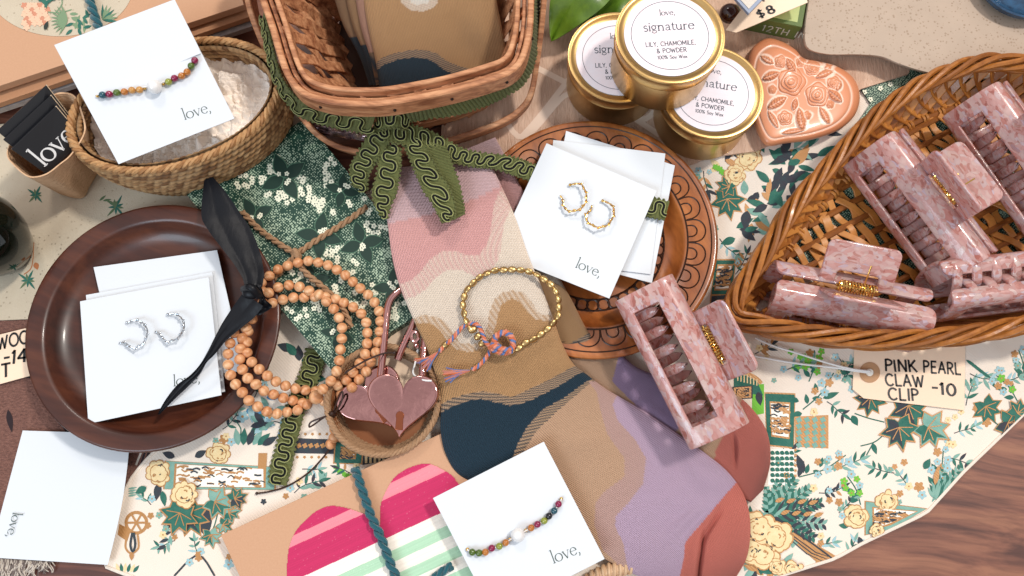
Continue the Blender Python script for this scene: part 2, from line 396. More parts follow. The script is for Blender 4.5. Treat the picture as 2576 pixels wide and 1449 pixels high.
# green lace print: rows of pale dots on dark green, thinned in patches
def lace():
    m = M('green_lace_print', S(18, 54, 42), .55); N, L, b = nodes(m)
    tc = N.new('ShaderNodeTexCoord'); mp = N.new('ShaderNodeMapping'); L.new(tc.outputs['Object'], mp.inputs[0]); mp.inputs['Rotation'].default_value = (0, 0, .7)
    v = N.new('ShaderNodeTexVoronoi'); v.inputs['Scale'].default_value = 800; v.inputs['Randomness'].default_value = .45; L.new(mp.outputs[0], v.inputs['Vector'])
    nz = N.new('ShaderNodeTexNoise'); nz.inputs['Scale'].default_value = 70; nz.inputs['Detail'].default_value = 2; L.new(tc.outputs['Object'], nz.inputs['Vector'])
    mr = N.new('ShaderNodeMapRange'); mr.inputs['From Min'].default_value = .35; mr.inputs['From Max'].default_value = .65; mr.inputs['To Min'].default_value = .26; mr.inputs['To Max'].default_value = .48; L.new(nz.outputs[0], mr.inputs['Value'])
    lt = N.new('ShaderNodeMath'); lt.operation = 'LESS_THAN'; L.new(v.outputs['Distance'], lt.inputs[0]); L.new(mr.outputs[0], lt.inputs[1])
    ga = N.new('ShaderNodeMath'); ga.operation = 'MULTIPLY'; ga.inputs[1].default_value = .75; L.new(lt.outputs[0], ga.inputs[0])
    L.new(mix(N, L, ga.outputs[0], S(12, 58, 44), S(186, 206, 178)), b.inputs['Base Color'])
    return m
m_lace = lace(); m_lacedk = M('dark_green_print', S(8, 46, 35), .6); m_lacefl = M('ivory_flower_print', S(232, 232, 208), .6)
m_cloth = M('cream_cotton', S(240, 228, 214, .93), .85, var=(18, .35, S(238, 216, 196)), bump=('noise', 2600, .00012))
m_glit = M('glitter_cream', S(214, 200, 176, .9), .6, var=(60, .5, S(190, 174, 150)), bump=('noise', 1600, .0002))
N, L, b = nodes(m_glit)
v = N.new('ShaderNodeTexVoronoi'); v.inputs['Scale'].default_value = 320; tc = N.new('ShaderNodeTexCoord'); L.new(tc.outputs['Object'], v.inputs['Vector'])
lt = N.new('ShaderNodeMath'); lt.operation = 'LESS_THAN'; lt.inputs[1].default_value = .16; L.new(v.outputs['Distance'], lt.inputs[0])
L.new(lt.outputs[0], b.inputs['Metallic']); 
m_tapestry = M('brown_tapestry', S(150, 106, 92), .9, var=(420, .8, S(96, 62, 56)), bump=('noise', 800, .0016), stretch=(1, 2.6, 1))
m_lurex = M('gold_thread_satin', S(214, 178, 152), .45, var=(120, .6, S(176, 134, 108)), stretch=(4.5, .7, 1), bump=('noise', 260, .0008), sheen=.2)
def weave(m):
    # creases of the whole cloth and its twill, shared by ground and print
    N, L, b = nodes(m); tc = N.new('ShaderNodeTexCoord')
    n1 = N.new('ShaderNodeTexNoise'); n1.inputs['Scale'].default_value = 16; n1.inputs['Detail'].default_value = 3; L.new(tc.outputs['Object'], n1.inputs['Vector'])
    w = N.new('ShaderNodeTexWave'); w.bands_direction = 'DIAGONAL'; w.inputs['Scale'].default_value = 330; w.inputs['Distortion'].default_value = 1.0; L.new(tc.outputs['Object'], w.inputs['Vector'])
    b1 = N.new('ShaderNodeBump'); b1.inputs['Distance'].default_value = .012; b1.inputs['Strength'].default_value = .55; L.new(n1.outputs[0], b1.inputs['Height'])
    b2 = N.new('ShaderNodeBump'); b2.inputs['Distance'].default_value = .00007; L.new(w.outputs[1], b2.inputs['Height']); L.new(b1.outputs[0], b2.inputs['Normal']); L.new(b2.outputs[0], b.inputs['Normal'])
m_grass = M('wool_fringe', S(206, 196, 184), .9)

m_dgreen = M('print_dark_green', S(34, 98, 86), .85, var=(240, .6, S(70, 122, 104))); m_teal_p = M('print_sea_green', S(112, 160, 148), .85, var=(240, .6, S(150, 184, 168)))
m_gold_p = M('print_gold', S(182, 132, 80), .5, metal=.15); m_navy_p = M('print_dark', S(58, 54, 64), .85, var=(300, .6, S(40, 74, 78)))
m_yel_p = M('print_pale_yellow', S(236, 216, 170), .85, var=(260, .6, S(222, 190, 134))); m_blue_p = M('print_pale_blue', S(150, 190, 198), .85, var=(300, .5, S(186, 208, 206)))
m_lime_p = M('print_lime', S(112, 186, 62), .8); m_white_p = M('print_white', S(246, 240, 228), .8); m_mid_p = M('print_blue', S(84, 142, 180), .8)
DG, TE, GO, NV, YE, BL, LI, WH, MI = range(1, 10)
PRINT = [m_dgreen, m_teal_p, m_gold_p, m_navy_p, m_yel_p, m_blue_p, m_lime_p, m_white_p, m_mid_p]

for m_ in [m_cloth]+PRINT: weave(m_)
# ------------------------------------------------------------------ setting
def tabletop():
    mb = MB(); x0, y0, x1, y1 = -.75, -.6, .75, .8
    mb.prism([(x0, y0, -.0016), (x1, y0, -.0016), (x1, y1, -.0016), (x0, y1, -.0016)], .03)
    tag(mb.build('tabletop', m_table, smooth=False), kind='structure')
tabletop()

class Print:
    """flat printed motifs inside the mesh of a cloth; every layer lies a hair above the last"""
    def __init__(s, mb, z, bound=None): s.mb = mb; s.z = z; s.n = 0; s.bound = None if bound is None else np.array(bound, float)
    def pg(s, pts, mi, layer=1):
        a = np.array(pts, float); s.n += 1
        if s.bound is not None:
            out = ~inpoly(a[:, 0], a[:, 1], s.bound)
            if out.all(): return
            for i in np.where(out)[0]:
                A0 = s.bound; B0 = np.roll(A0, -1, 0); d = B0-A0; t = np.clip(np.sum((a[i]-A0)*d, 1)/np.sum(d*d, 1), 0, 1); c = A0+d*t[:, None]
                a[i] = c[np.argmin(np.sum((c-a[i])**2, 1))]
        q = PV(a[:, 0], a[:, 1], s.z+.010*layer+.0001*(s.n % 97))
        ar = np.sum(q[:, 0]*np.roll(q[:, 1], -1)-np.roll(q[:, 0], -1)*q[:, 1])
        if ar < 0: q = q[::-1]
        s.mb.poly([tuple(p) for p in q], mi)
    def leaf(s, x, y, a, Ln, W, mi, layer=1):
        a = math.radians(a); n = 7; up = []; dn = []
        for i in range(n+1):
            t = i/n; w = W*math.sin(math.pi*t**.8)*.5; up.append((t*Ln, w)); dn.append((t*Ln, -w))
        s.pg([(x+u*math.cos(a)-v*math.sin(a), y+u*math.sin(a)+v*math.cos(a)) for u, v in up+dn[-2:0:-1]], mi, layer)
    def oval(s, x, y, a, Ln, W, mi, layer=1):
        a = math.radians(a); o = [(Ln*(.5+.5*math.cos(q)), W*.5*math.sin(q)*(1.0-.35*math.cos(q+math.pi))) for q in np.linspace(0, 2*math.pi, 13)[:-1]]
        s.pg([(x+u*math.cos(a)-v*math.sin(a), y+u*math.sin(a)+v*math.cos(a)) for u, v in o], mi, layer)
    def line(s, pts, w, mi, layer=1, n=None):
        p = even(crom(pts, 8*len(pts)), n=n or 5*len(pts)); t = np.gradient(p, axis=0); t /= np.linalg.norm(t, axis=1, keepdims=True)
        nn = np.stack([-t[:, 1], t[:, 0]], -1)*w/2
        A = p+nn; B = p-nn
        for i in range(len(p)-1): s.pg([A[i], A[i+1], B[i+1], B[i]], mi, layer)
    def flower(s, x, y, r, mi, ci=GO, layer=1, n=5, a0=0.3):
        pts = []
        for i in range(n*6):
            a = a0+2*math.pi*i/(n*6); rr = r*(.62+.38*abs(math.cos(n*(a-a0)/2)))
            pts.append((x+rr*math.cos(a), y+rr*math.sin(a)))
        s.pg(pts, mi, layer)
        if ci: s.pg([(x+r*.22*math.cos(q), y+r*.22*math.sin(q)) for q in np.linspace(0, 6.283, 7)[:-1]], ci, layer+1)
    def ivy(s, x, y, a, r, mi, mi2, layer=1):
        base = [(0, 1.0), (18, .62), (38, .88), (52, .55), (80, .86), (100, .48), (135, .66), (160, .38), (180, .22)]
        full = base+[(360-q, w) for q, w in base[-2:0:-1]]
        for k, (sc, mt) in enumerate(((1.13, GO), (1.0, mi))):
            s.pg([(x+r*sc*w*math.cos(math.radians(q+a)), y+r*sc*w*math.sin(math.radians(q+a))) for q, w in full], mt, layer+k)
        h = base
        s.pg([(x+r*.9*w*math.cos(math.radians(q+a)), y+r*.9*w*math.sin(math.radians(q+a))) for q, w in h], mi2, layer+2)
        for q in (0, 38, -38, 80, -80):
            A = math.radians(q+a); s.line([(x, y), (x+.6*r*math.cos(A), y+.6*r*math.sin(A))], 2.2, GO, layer+3, n=2)
    def fern(s, x, y, a, Ln, mi, mi2=None, w=7, layer=1):
        A = math.radians(a); n = max(4, int(Ln/10))
        s.line([(x, y), (x+Ln*math.cos(A), y+Ln*math.sin(A))], 2.5, mi, layer, n=2)
        for i in range(n):
            t = (i+1)/n; px, py = x+Ln*t*math.cos(A), y+Ln*t*math.sin(A); l = Ln*.34*(1.1-t*.7)
            s.leaf(px, py, a+48, l, w, mi if i % 2 else (mi2 or mi), layer+1); s.leaf(px, py, a-48, l, w, mi2 or mi if i % 2 else mi, layer+1)
    def bloom(s, x, y, r, layer=1):
        """pale yellow peony: ragged petals outlined in gold, dark strokes in the heart"""
        rnd = random.Random(int(x*3+y)); n = 9
        s.flower(x, y, r*.8, GO, None, layer, 7, rnd.random()*3); 
        for ring, (rr, k) in enumerate(((.98, n), (.66, 6))):
            for i in range(k):
                a = 360*i/k+rnd.uniform(-14, 14); L0 = r*rr*rnd.uniform(.85, 1.1); w = r*rnd.uniform(.5, .7)
                s.oval(x, y, a, L0*1.09, w*1.16, GO, layer+1+ring*2); s.oval(x, y, a, L0, w, YE, layer+2+ring*2)
        for i in range(9):
            a = rnd.random()*6.28; q = r*rnd.uniform(.15, .75); l = r*rnd.uniform(.12, .3)
            px, py = x+q*math.cos(a), y+q*math.sin(a)
            s.line([(px, py), (px-l*.6*math.sin(a)+1, py+l*.6*math.cos(a)), (px-l*math.sin(a+.5), py+l*math.cos(a+.5))], rnd.uniform(1.8, 3.2), NV if i % 3 == 0 else GO, layer+6)
    def frame(s, q, inset, mi, rim=GO, fill=WH, layer=1):
        c = np.mean(q, axis=0)
        def ins(d): return [tuple(np.array(p)+(c-np.array(p))/np.linalg.norm(c-np.array(p))*d*1.4) for p in q]
        s.pg(ins(-3), rim, layer); s.pg(ins(0), mi, layer+1); s.pg(ins(inset), rim, layer+2); s.pg(ins(inset+4), fill, layer+3)
        rnd = random.Random(int(q[0][0])); p0, p1, p2, p3 = [np.array(v) for v in ins(inset+8)]
        for k in range(64):
            u, v = rnd.random(), rnd.random()
            c0 = p0*(1-u)*(1-v)+p1*u*(1-v)+p2*u*v+p3*(1-u)*v; d = (p1-p0)/np.linalg.norm(p1-p0)
            s.line([c0-d*9, c0+np.array([0, rnd.uniform(-6, 6)]), c0+d*9], rnd.uniform(2.5, 5), GO if k % 3 else NV, layer+4+k % 2)
    def sprig(s, x, y, a, Ln, cols, layer=1):
        A = math.radians(a); s.line([(x, y), (x+Ln*.5*math.cos(A+.15), y+Ln*.5*math.sin(A+.15)), (x+Ln*math.cos(A), y+Ln*math.sin(A))], 3, DG, layer)
        rnd = random.Random(int(x*7+y))
        for i in range(7):
            t = .35+.65*i/6; o = (-1)**i*rnd.uniform(6, 20)
            s.flower(x+Ln*t*math.cos(A)-o*math.sin(A), y+Ln*t*math.sin(A)+o*math.cos(A), rnd.uniform(9, 12), cols[i % len(cols)], GO, layer+1, 5, rnd.random()*3)
        for i in range(3): s.leaf(x+Ln*.15*(i+1)*math.cos(A), y+Ln*.15*(i+1)*math.sin(A), a+(50 if i % 2 else -50), 26, 12, DG, layer)

def cloth_sheet(name, poly, z, thick, mats, label, cat, n=0, printer=None):
    mb = MB(); pts = smooth_poly(poly, n) if n else poly
    mb.prism([tuple(p) for p in PV([p[0] for p in pts], [p[1] for p in pts], z)], thick/100)
    if name == 'tablecloth':
        hp = PV([p[0] for p in pts], [p[1] for p in pts], z-.02); mb.tube(even(hp, step=.006, closed=True), .0010, 8, True)
    if printer: printer(Print(mb, z, pts))
    o = mb.build(name, mats, smooth=False); return tag(o, label, cat)

def print_cloth(p):
    rnd = random.Random(21)
    # loose sprays of small leaves and blossoms between the larger motifs
    def spray(x, y, a, n, L0, cols):
        A = math.radians(a); px, py = x, y
        for i in range(n):
            A += rnd.uniform(-.3, .3); qx, qy = px+L0*.5*math.cos(A), py+L0*.5*math.sin(A)
            p.line([(px, py), (qx, qy)], 2.2, DG if i % 2 else NV, 1, n=2); px, py = qx, qy
            for sg in (-1, 1): p.leaf(px, py, math.degrees(A)+sg*rnd.uniform(35, 65), L0*rnd.uniform(.55, .95), L0*.24, cols[rnd.randrange(len(cols))], 1)
        p.leaf(px, py, math.degrees(A), L0*.9, L0*.26, cols[0], 1)
    for x, y, a, n in ((600, 1390, -60, 4), (500, 1400, -100, 3), (440, 1360, 160, 3), (380, 1270, -120, 2), (640, 1340, -20, 3), (740, 1240, -40, 4), (560, 1080, -40, 4), (690, 1060, 20, 3), (640, 1000, -70, 4), (780, 1010, -30, 3), (760, 1180, 10, 3), (880, 1190, -160, 2),
                       (2100, 1180, -30, 4), (2080, 1010, 20, 3), (2120, 960, -60, 3), (2060, 1240, 10, 4), (2110, 1290, -50, 4), (2050, 1380, -20, 3), (2400, 1090, -30, 4), (2430, 1020, -80, 3), (2380, 1150, 20, 3), (2440, 940, 40, 3), (2520, 960, -20, 3), (2250, 1190, 170, 3), (2290, 1230, -120, 3), (1960, 1180, -60, 3), (2130, 1400, -60, 3), (1980, 930, -10, 4), (2110, 900, 60, 3), (1900, 890, -20, 3), (1810, 600, 60, 4), (1850, 690, -50, 4), (1880, 650, 100, 3), (1770, 430, 100, 3)):
        spray(x, y, a, n, rnd.uniform(26, 38), [(DG, TE, NV), (TE, DG, BL), (NV, DG, GO), (TE, BL, DG)][rnd.randrange(4)])
        for k in range(3): p.flower(x+rnd.uniform(-34, 34), y+rnd.uniform(-34, 34), rnd.uniform(7, 11), (BL, GO, YE, TE)[rnd.randrange(4)], GO, 2)
    for k in range(70):
        q = rnd.random(); p.leaf(1890+150*q+rnd.uniform(-40, 40), 560-190*q+rnd.uniform(-70, 40), rnd.uniform(0, 360), rnd.uniform(30, 60), rnd.uniform(13, 22), (DG, NV, DG, NV, TE, GO)[k % 6], 2)
    for k in range(40): p.leaf(1880+rnd.uniform(-10, 60), rnd.uniform(1290, 1449), rnd.uniform(0, 360), rnd.uniform(24, 46), rnd.uniform(10, 16), (DG, NV, TE, GO)[k % 4], 2)
    # lower left group
    p.bloom(550, 1140, 30); p.bloom(398, 1190, 32)
    for a in (200, 330): p.leaf(440 if a == 200 else 490, 1150, a, 34, 18, NV)
    p.frame([(418, 1160), (690, 1175), (690, 1232), (414, 1230)], 16, TE)
    p.leaf(368, 1225, 150, 32, 18, DG, 4); p.leaf(400, 1215, 100, 46, 20, NV); p.leaf(408, 1235, 80, 40, 16, DG, 2)
    p.ivy(472, 1290, 60, 62, DG, NV); p.ivy(540, 1262, 20, 50, TE, DG, 5); p.ivy(590, 1255, -20, 34, DG, NV, 9); p.ivy(452, 1290, 110, 56, DG, DG, 12)
    p.bloom(463, 1245, 34, 16)
    p.leaf(505, 1270, 80, 84, 44, NV, 1)
    for i in range(7): p.leaf(436-i*3, 1320+i*9, 120+(-1)**i*40, 26, 9, TE if i % 2 else NV)
    p.line([(548, 1290), (540, 1320), (528, 1350), (530, 1370)], 3, DG); p.ivy(575, 1290, -10, 32, TE, DG, 3); p.ivy(530, 1345, 80, 34, TE, DG, 3); p.ivy(560, 1320, 30, 28, DG, TE, 3)
    # gold carriage wheel
    for k in range(22):
        a = 2*math.pi*k/22; p.pg([(343+r_*math.cos(a+d_), 1315+r_*math.sin(a+d_)) for r_, d_ in ((30, 0), (30, .3), (22, .3), (22, 0))], GO, 1)
    for k in range(3): p.line([(343-26*math.cos(k*1.05), 1315-26*math.sin(k*1.05)), (343+26*math.cos(k*1.05), 1315+26*math.sin(k*1.05))], 5, GO, 2, n=2)
    p.pg([(300, 1318), (330, 1332), (320, 1362), (296, 1345)], GO, 1); p.flower(372, 1322, 9, GO, None)
    p.line([(318, 1352), (316, 1378), (330, 1392), (348, 1378), (346, 1345)], 5, GO, 2); p.line([(333, 1340), (328, 1370), (334, 1388), (340, 1370), (336, 1340)], 6, NV, 3); p.leaf(331, 1388, 90, 22, 12, GO, 3)
    for k in range(4): p.leaf(322, 1230+k*6, -10, 24, 5, TE)
    p.line([(438, 1449), (498, 1396), (540, 1449)], 5, NV, 1, n=9); p.flower(498, 1394, 8, GO, None, 2)
    for k in range(6): p.leaf(300+k*7, 1440, -110+k*12, 24, 9, DG if k % 2 else YE)
    p.flower(575, 1420, 14, BL)
    # behind the plate, below the bead strand
    p.flower(563, 1105, 13, GO); p.line([(600, 1110), (606, 1080), (590, 1055)], 3, DG)
    for k in range(10): p.leaf(630+(k % 3)*10, 1100-k*9, -60+k*16, 46, 16, (DG, BL, TE, NV)[k % 4], 1+k % 4)
    for k in range(6): p.leaf(600+k*12, 1120, -100+k*14, 44, 18, (TE, DG, NV)[k % 3], 1+k % 3)
    p.flower(640, 1030, 22, MI, BL); p.flower(610, 1048, 16, BL); p.flower(668, 1065, 18, MI)
    for k in range(12): p.leaf(700+(k*37 % 60)-30, 1000+(k*53 % 80), k*47, 34, 14, (MI, BL, TE)[k % 3], 1)
    for k in range(6): p.leaf(735+k*9, 880+k*14, -160+k*33, 40, 22, (NV, DG)[k % 2], 1+k % 2)
    # band and squares right of the gimp
    p.pg([(742, 1102), (846, 1106), (840, 1142), (738, 1140)], NV, 1)
    for k in range(6): p.flower(752+k*15, 1121, 7, GO, None, 2, 4)
    for k in range(5): p.flower(750+k*18, 1092, 4, GO, None); p.flower(748+k*18, 1150, 4, GO, None)
    p.frame([(845, 1112), (912, 1118), (908, 1166), (841, 1164)], 12, DG)
    p.pg([(912, 1140), (1010, 1120), (1010, 1150), (912, 1170)], NV, 1)
    for k in range(8): p.pg([(918+k*11, 1140), (924+k*11, 1140), (924+k*11, 1165), (918+k*11, 1165)], YE, 2)
    p.line([(806, 1225), (812, 1200), (812, 1190)], 2.5, DG)
    for a in (-120, -90, -60): p.leaf(812, 1206, a, 22, 10, TE)
    for a in (-150, -90, -30): p.leaf(794, 1228, a, 20, 12, TE)
    for k in range(7): p.flower(845+(k*17 % 40), 1176+(k*11 % 24), 7, LI, None)
    p.pg([(650, 1140), (672, 1140), (668, 1210), (648, 1205)], GO, 3)
    p.flower(663, 1262, 8, NV, None)
    # right: architecture strip beside the red toe
    p.pg([(1846, 930), (1905, 960), (1920, 995), (1846, 985)], DG, 1); p.line([(1850, 925), (1900, 950), (1915, 965)], 10, GO, 2)
    for k in range(7): p.line([(1856+k*8, 930+k*4), (1856+k*8, 958+k*2)], 3, YE, 3, n=2)
    p.frame([(1846, 975), (1890, 972), (1890, 1000), (1846, 1003)], 5, GO, NV, YE); p.pg([(1892, 968), (1922, 966), (1922, 1040), (1892, 1046)], LI, 1); p.leaf(1907, 985, 80, 36, 18, NV, 2)
    p.frame([(1925, 990), (1999, 993), (1996, 1125), (1930, 1118)], 16, DG)
    p.pg([(2000, 1048), (2084, 1044), (2084, 1128), (2000, 1124)], GO, 1)
    for i in range(4):
        for j in range(5): p.flower(2010+i*20, 1056+j*16, 8, TE, None, 2, 4)
    p.pg([(1932, 1130), (1998, 1130), (1998, 1220), (1932, 1220)], WH, 1)
    for i in range(5):
        for j in range(6): p.leaf(1938+i*12, 1136+j*14, 30, 14, 11, DG, 2); 
    for j in range(8): p.flower(2001, 1132+j*13, 4, GO, None)
    p.sprig(2020, 1030, -50, 120, [BL, GO, BL]); p.leaf(2070, 1002, -20, 44, 15, DG); p.leaf(2010, 1010, 200, 30, 14, DG); p.leaf(2018, 1040, 170, 28, 16, DG)
    p.sprig(2035, 960, -80, 80, [LI, LI, GO])
    for k in range(7): p.flower(1990+(k*23 % 60), 885+(k*13 % 40), 9, LI, None)
    p.sprig(2010, 1200, -25, 130, [BL, GO, BL]); p.leaf(2022, 1190, -110, 50, 20, NV); p.leaf(2008, 1200, -70, 44, 14, NV)
    # fern bouquet
    for a, l in ((-75, 90), (-55, 110), (-35, 120), (-15, 130), (8, 135), (25, 120), (48, 90), (-95, 70)): p.fern(1935, 1300, a, l, DG if a % 2 else TE, NV if abs(a) < 30 else TE, 9, 1)
    for k in range(8): p.leaf(1950+k*14, 1262+(k*31 % 60), -20, 26, 11, GO, 6)
    for x, y, r in ((1905, 1330, 46), (1950, 1350, 42), (1893, 1385, 40), (1920, 1395, 40)): p.bloom(x, y, r, 8)
    p.pg([(1975, 1345), (2000, 1338), (2120, 1425), (2070, 1452)], GO, 2)
    for k in range(3): p.line([(1980+k*9, 1350), (2080+k*14, 1436-k*3)], 2.5, NV, 3, n=3)
    p.line([(1998, 1338), (2050, 1372), (2108, 1416)], 4, NV, 3)
    for k in range(14): p.leaf(1880+k*9, 1420+(k*29 % 24), k*67, 40, 15, (DG, NV, TE, GO)[k % 4], 4)
    p.bloom(1955, 1425, 22, 9); p.bloom(1995, 1436, 26, 9)
    # ivy group under the tag
    p.ivy(2190, 1000, 100, 48, DG, NV); p.ivy(2285, 1020, 70, 62, DG, NV); p.ivy(2262, 1075, 80, 58, DG, NV, 6); p.ivy(2335, 1075, 30, 58, TE, DG, 6)
    p.leaf(2143, 1045, 60, 30, 18, DG); p.line([(2150, 1040), (2185, 1052), (2225, 1062)], 3, DG); p.line([(2225, 1092), (2200, 1112), (2165, 1122)], 3, DG); p.line([(2198, 1112), (2180, 1145)], 3, DG, n=2); p.leaf(2195, 1115, 70, 30, 13, DG)
    # right edge
    p.ivy(2480, 1022, 60, 46, DG, DG); p.ivy(2535, 1065, 20, 52, DG, NV, 5); p.ivy(2560, 1040, -40, 40, DG, DG, 9); p.line([(2490, 1050), (2510, 1068), (2520, 1072)], 3, DG); p.flower(2482, 1062, 13, GO)
    p.sprig(2560, 1010, -130, 90, [LI, BL, BL, GO]); p.sprig(2575, 950, -100, 70, [BL, TE, GO])
    for k in range(5): p.leaf(2430+k*9, 905+k*7, 35, 36, 8, DG)
    # framed scroll at the cloth's edge
    p.bloom(2232, 1262, 28); p.bloom(2156, 1300, 32)
    p.frame([(2178, 1262), (2330, 1280), (2250, 1340), (2178, 1345)], 15, TE)
    p.sprig(2165, 1270, -115, 80, [LI, LI, BL, LI]); p.flower(2122, 1222, 13, BL); p.leaf(2160, 1350, 70, 40, 16, NV); p.leaf(2135, 1325, 190, 26, 14, DG); p.bloom(2205, 1335, 18, 10)
    for a, l in ((-70, 90), (-50, 105), (-35, 120), (-25, 130)): p.fern(2345, 1262, a, l, TE, DG, 8, 1)
    p.sprig(2345, 1235, -75, 110, [BL, BL, GO]); p.leaf(2325, 1180, -60, 30, 18, DG, 3); p.leaf(2352, 1220, -80, 50, 14, GO, 6); p.flower(2312, 1225, 14, GO); p.flower(2320, 1245, 12, BL)
    # strip right of the carved plate
    p.ivy(1830, 500, 80, 52, DG, DG); p.ivy(1835, 470, 200, 34, DG, DG, 5); p.bloom(1880, 395, 34); p.bloom(1850, 440, 26, 6)
    for k in range(16): p.leaf(1800+(k*41 % 110), 350+(k*23 % 90), k*53, 34, 15, (DG, NV, GO, YE)[k % 4], 1+k % 3)
    for k in range(7): p.flower(1800+(k*17 % 45), 420+(k*13 % 36), 8, LI, None, 5)
    p.leaf(1860, 560, 40, 50, 24, NV); p.leaf(1880, 530, 100, 46, 26, NV, 2); p.leaf(1850, 600, 160, 40, 20, DG)
    p.frame([(1800, 655), (1850, 655), (1840, 740), (1790, 740)], 8, DG); p.frame([(1790, 745), (1850, 740), (1840, 800), (1785, 800)], 10, NV)
CLOTH_MATS = [m_cloth]+PRINT
cloth_sheet('tablecloth', [(640, 900), (430, 1095), (360, 1165), (322, 1215), (285, 1330), (262, 1424), (335, 1452), (700, 1600), (1600, 1600), (1960, 1449), (2100, 1405), (2170, 1366), (2330, 1290), (2420, 1190), (2576, 1040), (2800, 800), (2800, 100), (1700, 100), (900, 500)], 0, .12, [m_cloth]+PRINT,
            'cream cotton tablecloth printed with green ivy, flowers and gilt frames under the baskets', 'tablecloth', 0, print_cloth)

def tapestry_print(p):
    for x, y, a, l, w in ((110, 965, 62, 150, 40), (130, 985, 70, 110, 30), (60, 950, -20, 190, 40), (20, 1030, 80, 60, 16)): p.leaf(x, y, a, l, w, 1, 1)
    for k in range(12): p.line([(360+k*8, 1125+k*1.5), (342+k*9, 1170+(k % 4)*9)], 5, 1 if k % 3 else 2, 1, n=2)
    p.line([(88, 960), (112, 1000), (130, 1030)], 4, 2, 2)
    for x, y, a, l in ((150, 1400, 150, 90), (60, 1395, 170, 60)): p.leaf(x, y, a, l, 26, 1, 1)
cloth_sheet('woven_runner', [(-300, 775), (300, 740), (620, 900), (520, 1260), (290, 1372), (150, 1386), (112, 1398), (-300, 1405)], -.03, .1, [m_tapestry, M('runner_dark_yarn', S(40, 26, 30), .9), m_grass],
            'brown tapestry runner with dark leaf motifs under the blank white card', 'runner', 0, tapestry_print)
def fringe():
    mb = MB(); rnd = random.Random(3)
    for k in range(260):
        x = rnd.uniform(-60, 128); y = rnd.uniform(1396, 1408); l = rnd.uniform(30, 70)*(1-max(0, x-30)/190); q = rnd.uniform(-25, 12)
        pts = [P(x, y, -.02), P(x+q*.3, y+l*.4, rnd.uniform(-.02, .08)), P(x+q*.8+rnd.uniform(-5, 5), y+l*.75, rnd.uniform(0, .15)), P(x+q*1.4, y+l, -.05)]
        mb.tube(crom(pts, 8), .00028, 4, mi=0 if rnd.random() < .5 else 1)
    return mb
rn = bpy.data.objects['woven_runner']; ROOT['woven_runner'] = Vector((0, 0, 0))
fringe().build('fringe', [m_grass, M('fringe_grey', S(120, 108, 104), .9)], rn)

def glit_print(p):
    for x, y, r in ((292, 520, 34), (70, 705, 30), (90, 490, 26), (440, 560, 20)):
        for k in range(9): p.leaf(x, y, k*41+10, r*(.6+.4*(k % 2)), 6, 1 if k % 3 else 2, 1)
    p.leaf(54, 640, 90, 22, 12, 3); p.leaf(88, 660, 70, 20, 14, 3); p.leaf(300, 560, 110, 24, 10, 3)
    p.line([(60, 690), (80, 670), (85, 610)], 2.5, 3); 
    for k in range(6): p.leaf(250+k*9, 505, -40+k*30, 22, 6, 2, 1)
cloth_sheet('glitter_fabric', [(-300, 330), (200, 300), (760, 260), (820, 780), (300, 790), (62, 803), (-300, 818)], .1, .1, [m_glit, m_dgreen, M('print_olive', S(96, 116, 84), .8), M('print_rust', S(178, 112, 70), .8)],
            'cream glitter fabric with small faded sprigs beneath the dark plate', 'fabric', 0, glit_print)
def lurex_print(p):
    for pts in ([(1330, 160), (1470, 235), (1420, 240), (1320, 345), (1270, 300)], [(1430, 200), (1360, 290), (1312, 345)], [(1500, 250), (1610, 300), (1650, 275)], [(1600, 300), (1660, 340)]): p.line(pts, 14, 1, 1)
cloth_sheet('satin_runner', [(1150, -250), (2340, -250), (2340, 60), (2285, 186), (2165, 224), (2100, 300), (1900, 380), (1780, 396), (1700, 430), (1480, 560), (1100, 480)], .3, .14, [m_lurex, M('satin_pale_line', S(226, 198, 176), .5)],
            'pinkish satin cloth woven with gold thread under the candle tins', 'cloth', 0, lurex_print)
def flower_cluster(p, x, y, n, rnd, sp=16):
    for k in range(n):
        a = rnd.random()*6.28; x += rnd.uniform(-sp, sp); y += rnd.uniform(-sp, sp)
        p.flower(x, y, 6.2, 1, 2, 1, 5, a)
def napkin_print(p):
    rnd = random.Random(5)
    for k in range(30): flower_cluster(p, rnd.uniform(1900, 2600), rnd.uniform(210, 760), 6, rnd)
    for x, y in ((2175, 232), (2215, 222), (2240, 212), (2190, 250), (2160, 262)): p.flower(x, y, 7, 1, 2, 3)
cloth_sheet('lace_print_napkin', [(2150, 200), (2330, 150), (2800, 200), (2800, 760), (2200, 780), (2000, 660), (1985, 560), (2075, 430), (2150, 320), (2190, 260)], .16, .08, [m_lace, m_lacefl, m_lacedk],
            'dark green napkin with ivory flower print under the heart basket', 'napkin', 0, napkin_print)
# ------------------------------------------------------------------ plates
def circ(px, py, half, z):
    c = P(px, py, z); return c, (P(px+half, py, z)-P(px-half, py, z)).length/2
def dark_plate():
    c, R = circ(384, 813, 319, 1.9); c = Vector((c.x, c.y, 0))
    t = thing('wooden_plate', 'round dark walnut plate with raised rim holding silver earring cards', 'plate', c)
    mb = MB(); k = .01
    prof = [(R*.62, .05*k), (R-1.3*k, .9*k), (R-.15*k, 1.55*k), (R-.02*k, 1.72*k), (R, 1.80*k), (R-.04*k, 1.87*k), (R-.15*k, 1.9*k), (R-.80*k, 1.80*k), (R-.92*k, 1.76*k), (R-1.02*k, 1.66*k), (R-1.25*k, 1.25*k), (R-1.6*k, .92*k), (R-2.1*k, .75*k), (R-2.8*k, .7*k), (.02*k, .7*k)]
    mb.lathe(prof, c, 128); mb.build('bowl', m_walnut, t, angle=70)
dark_plate()
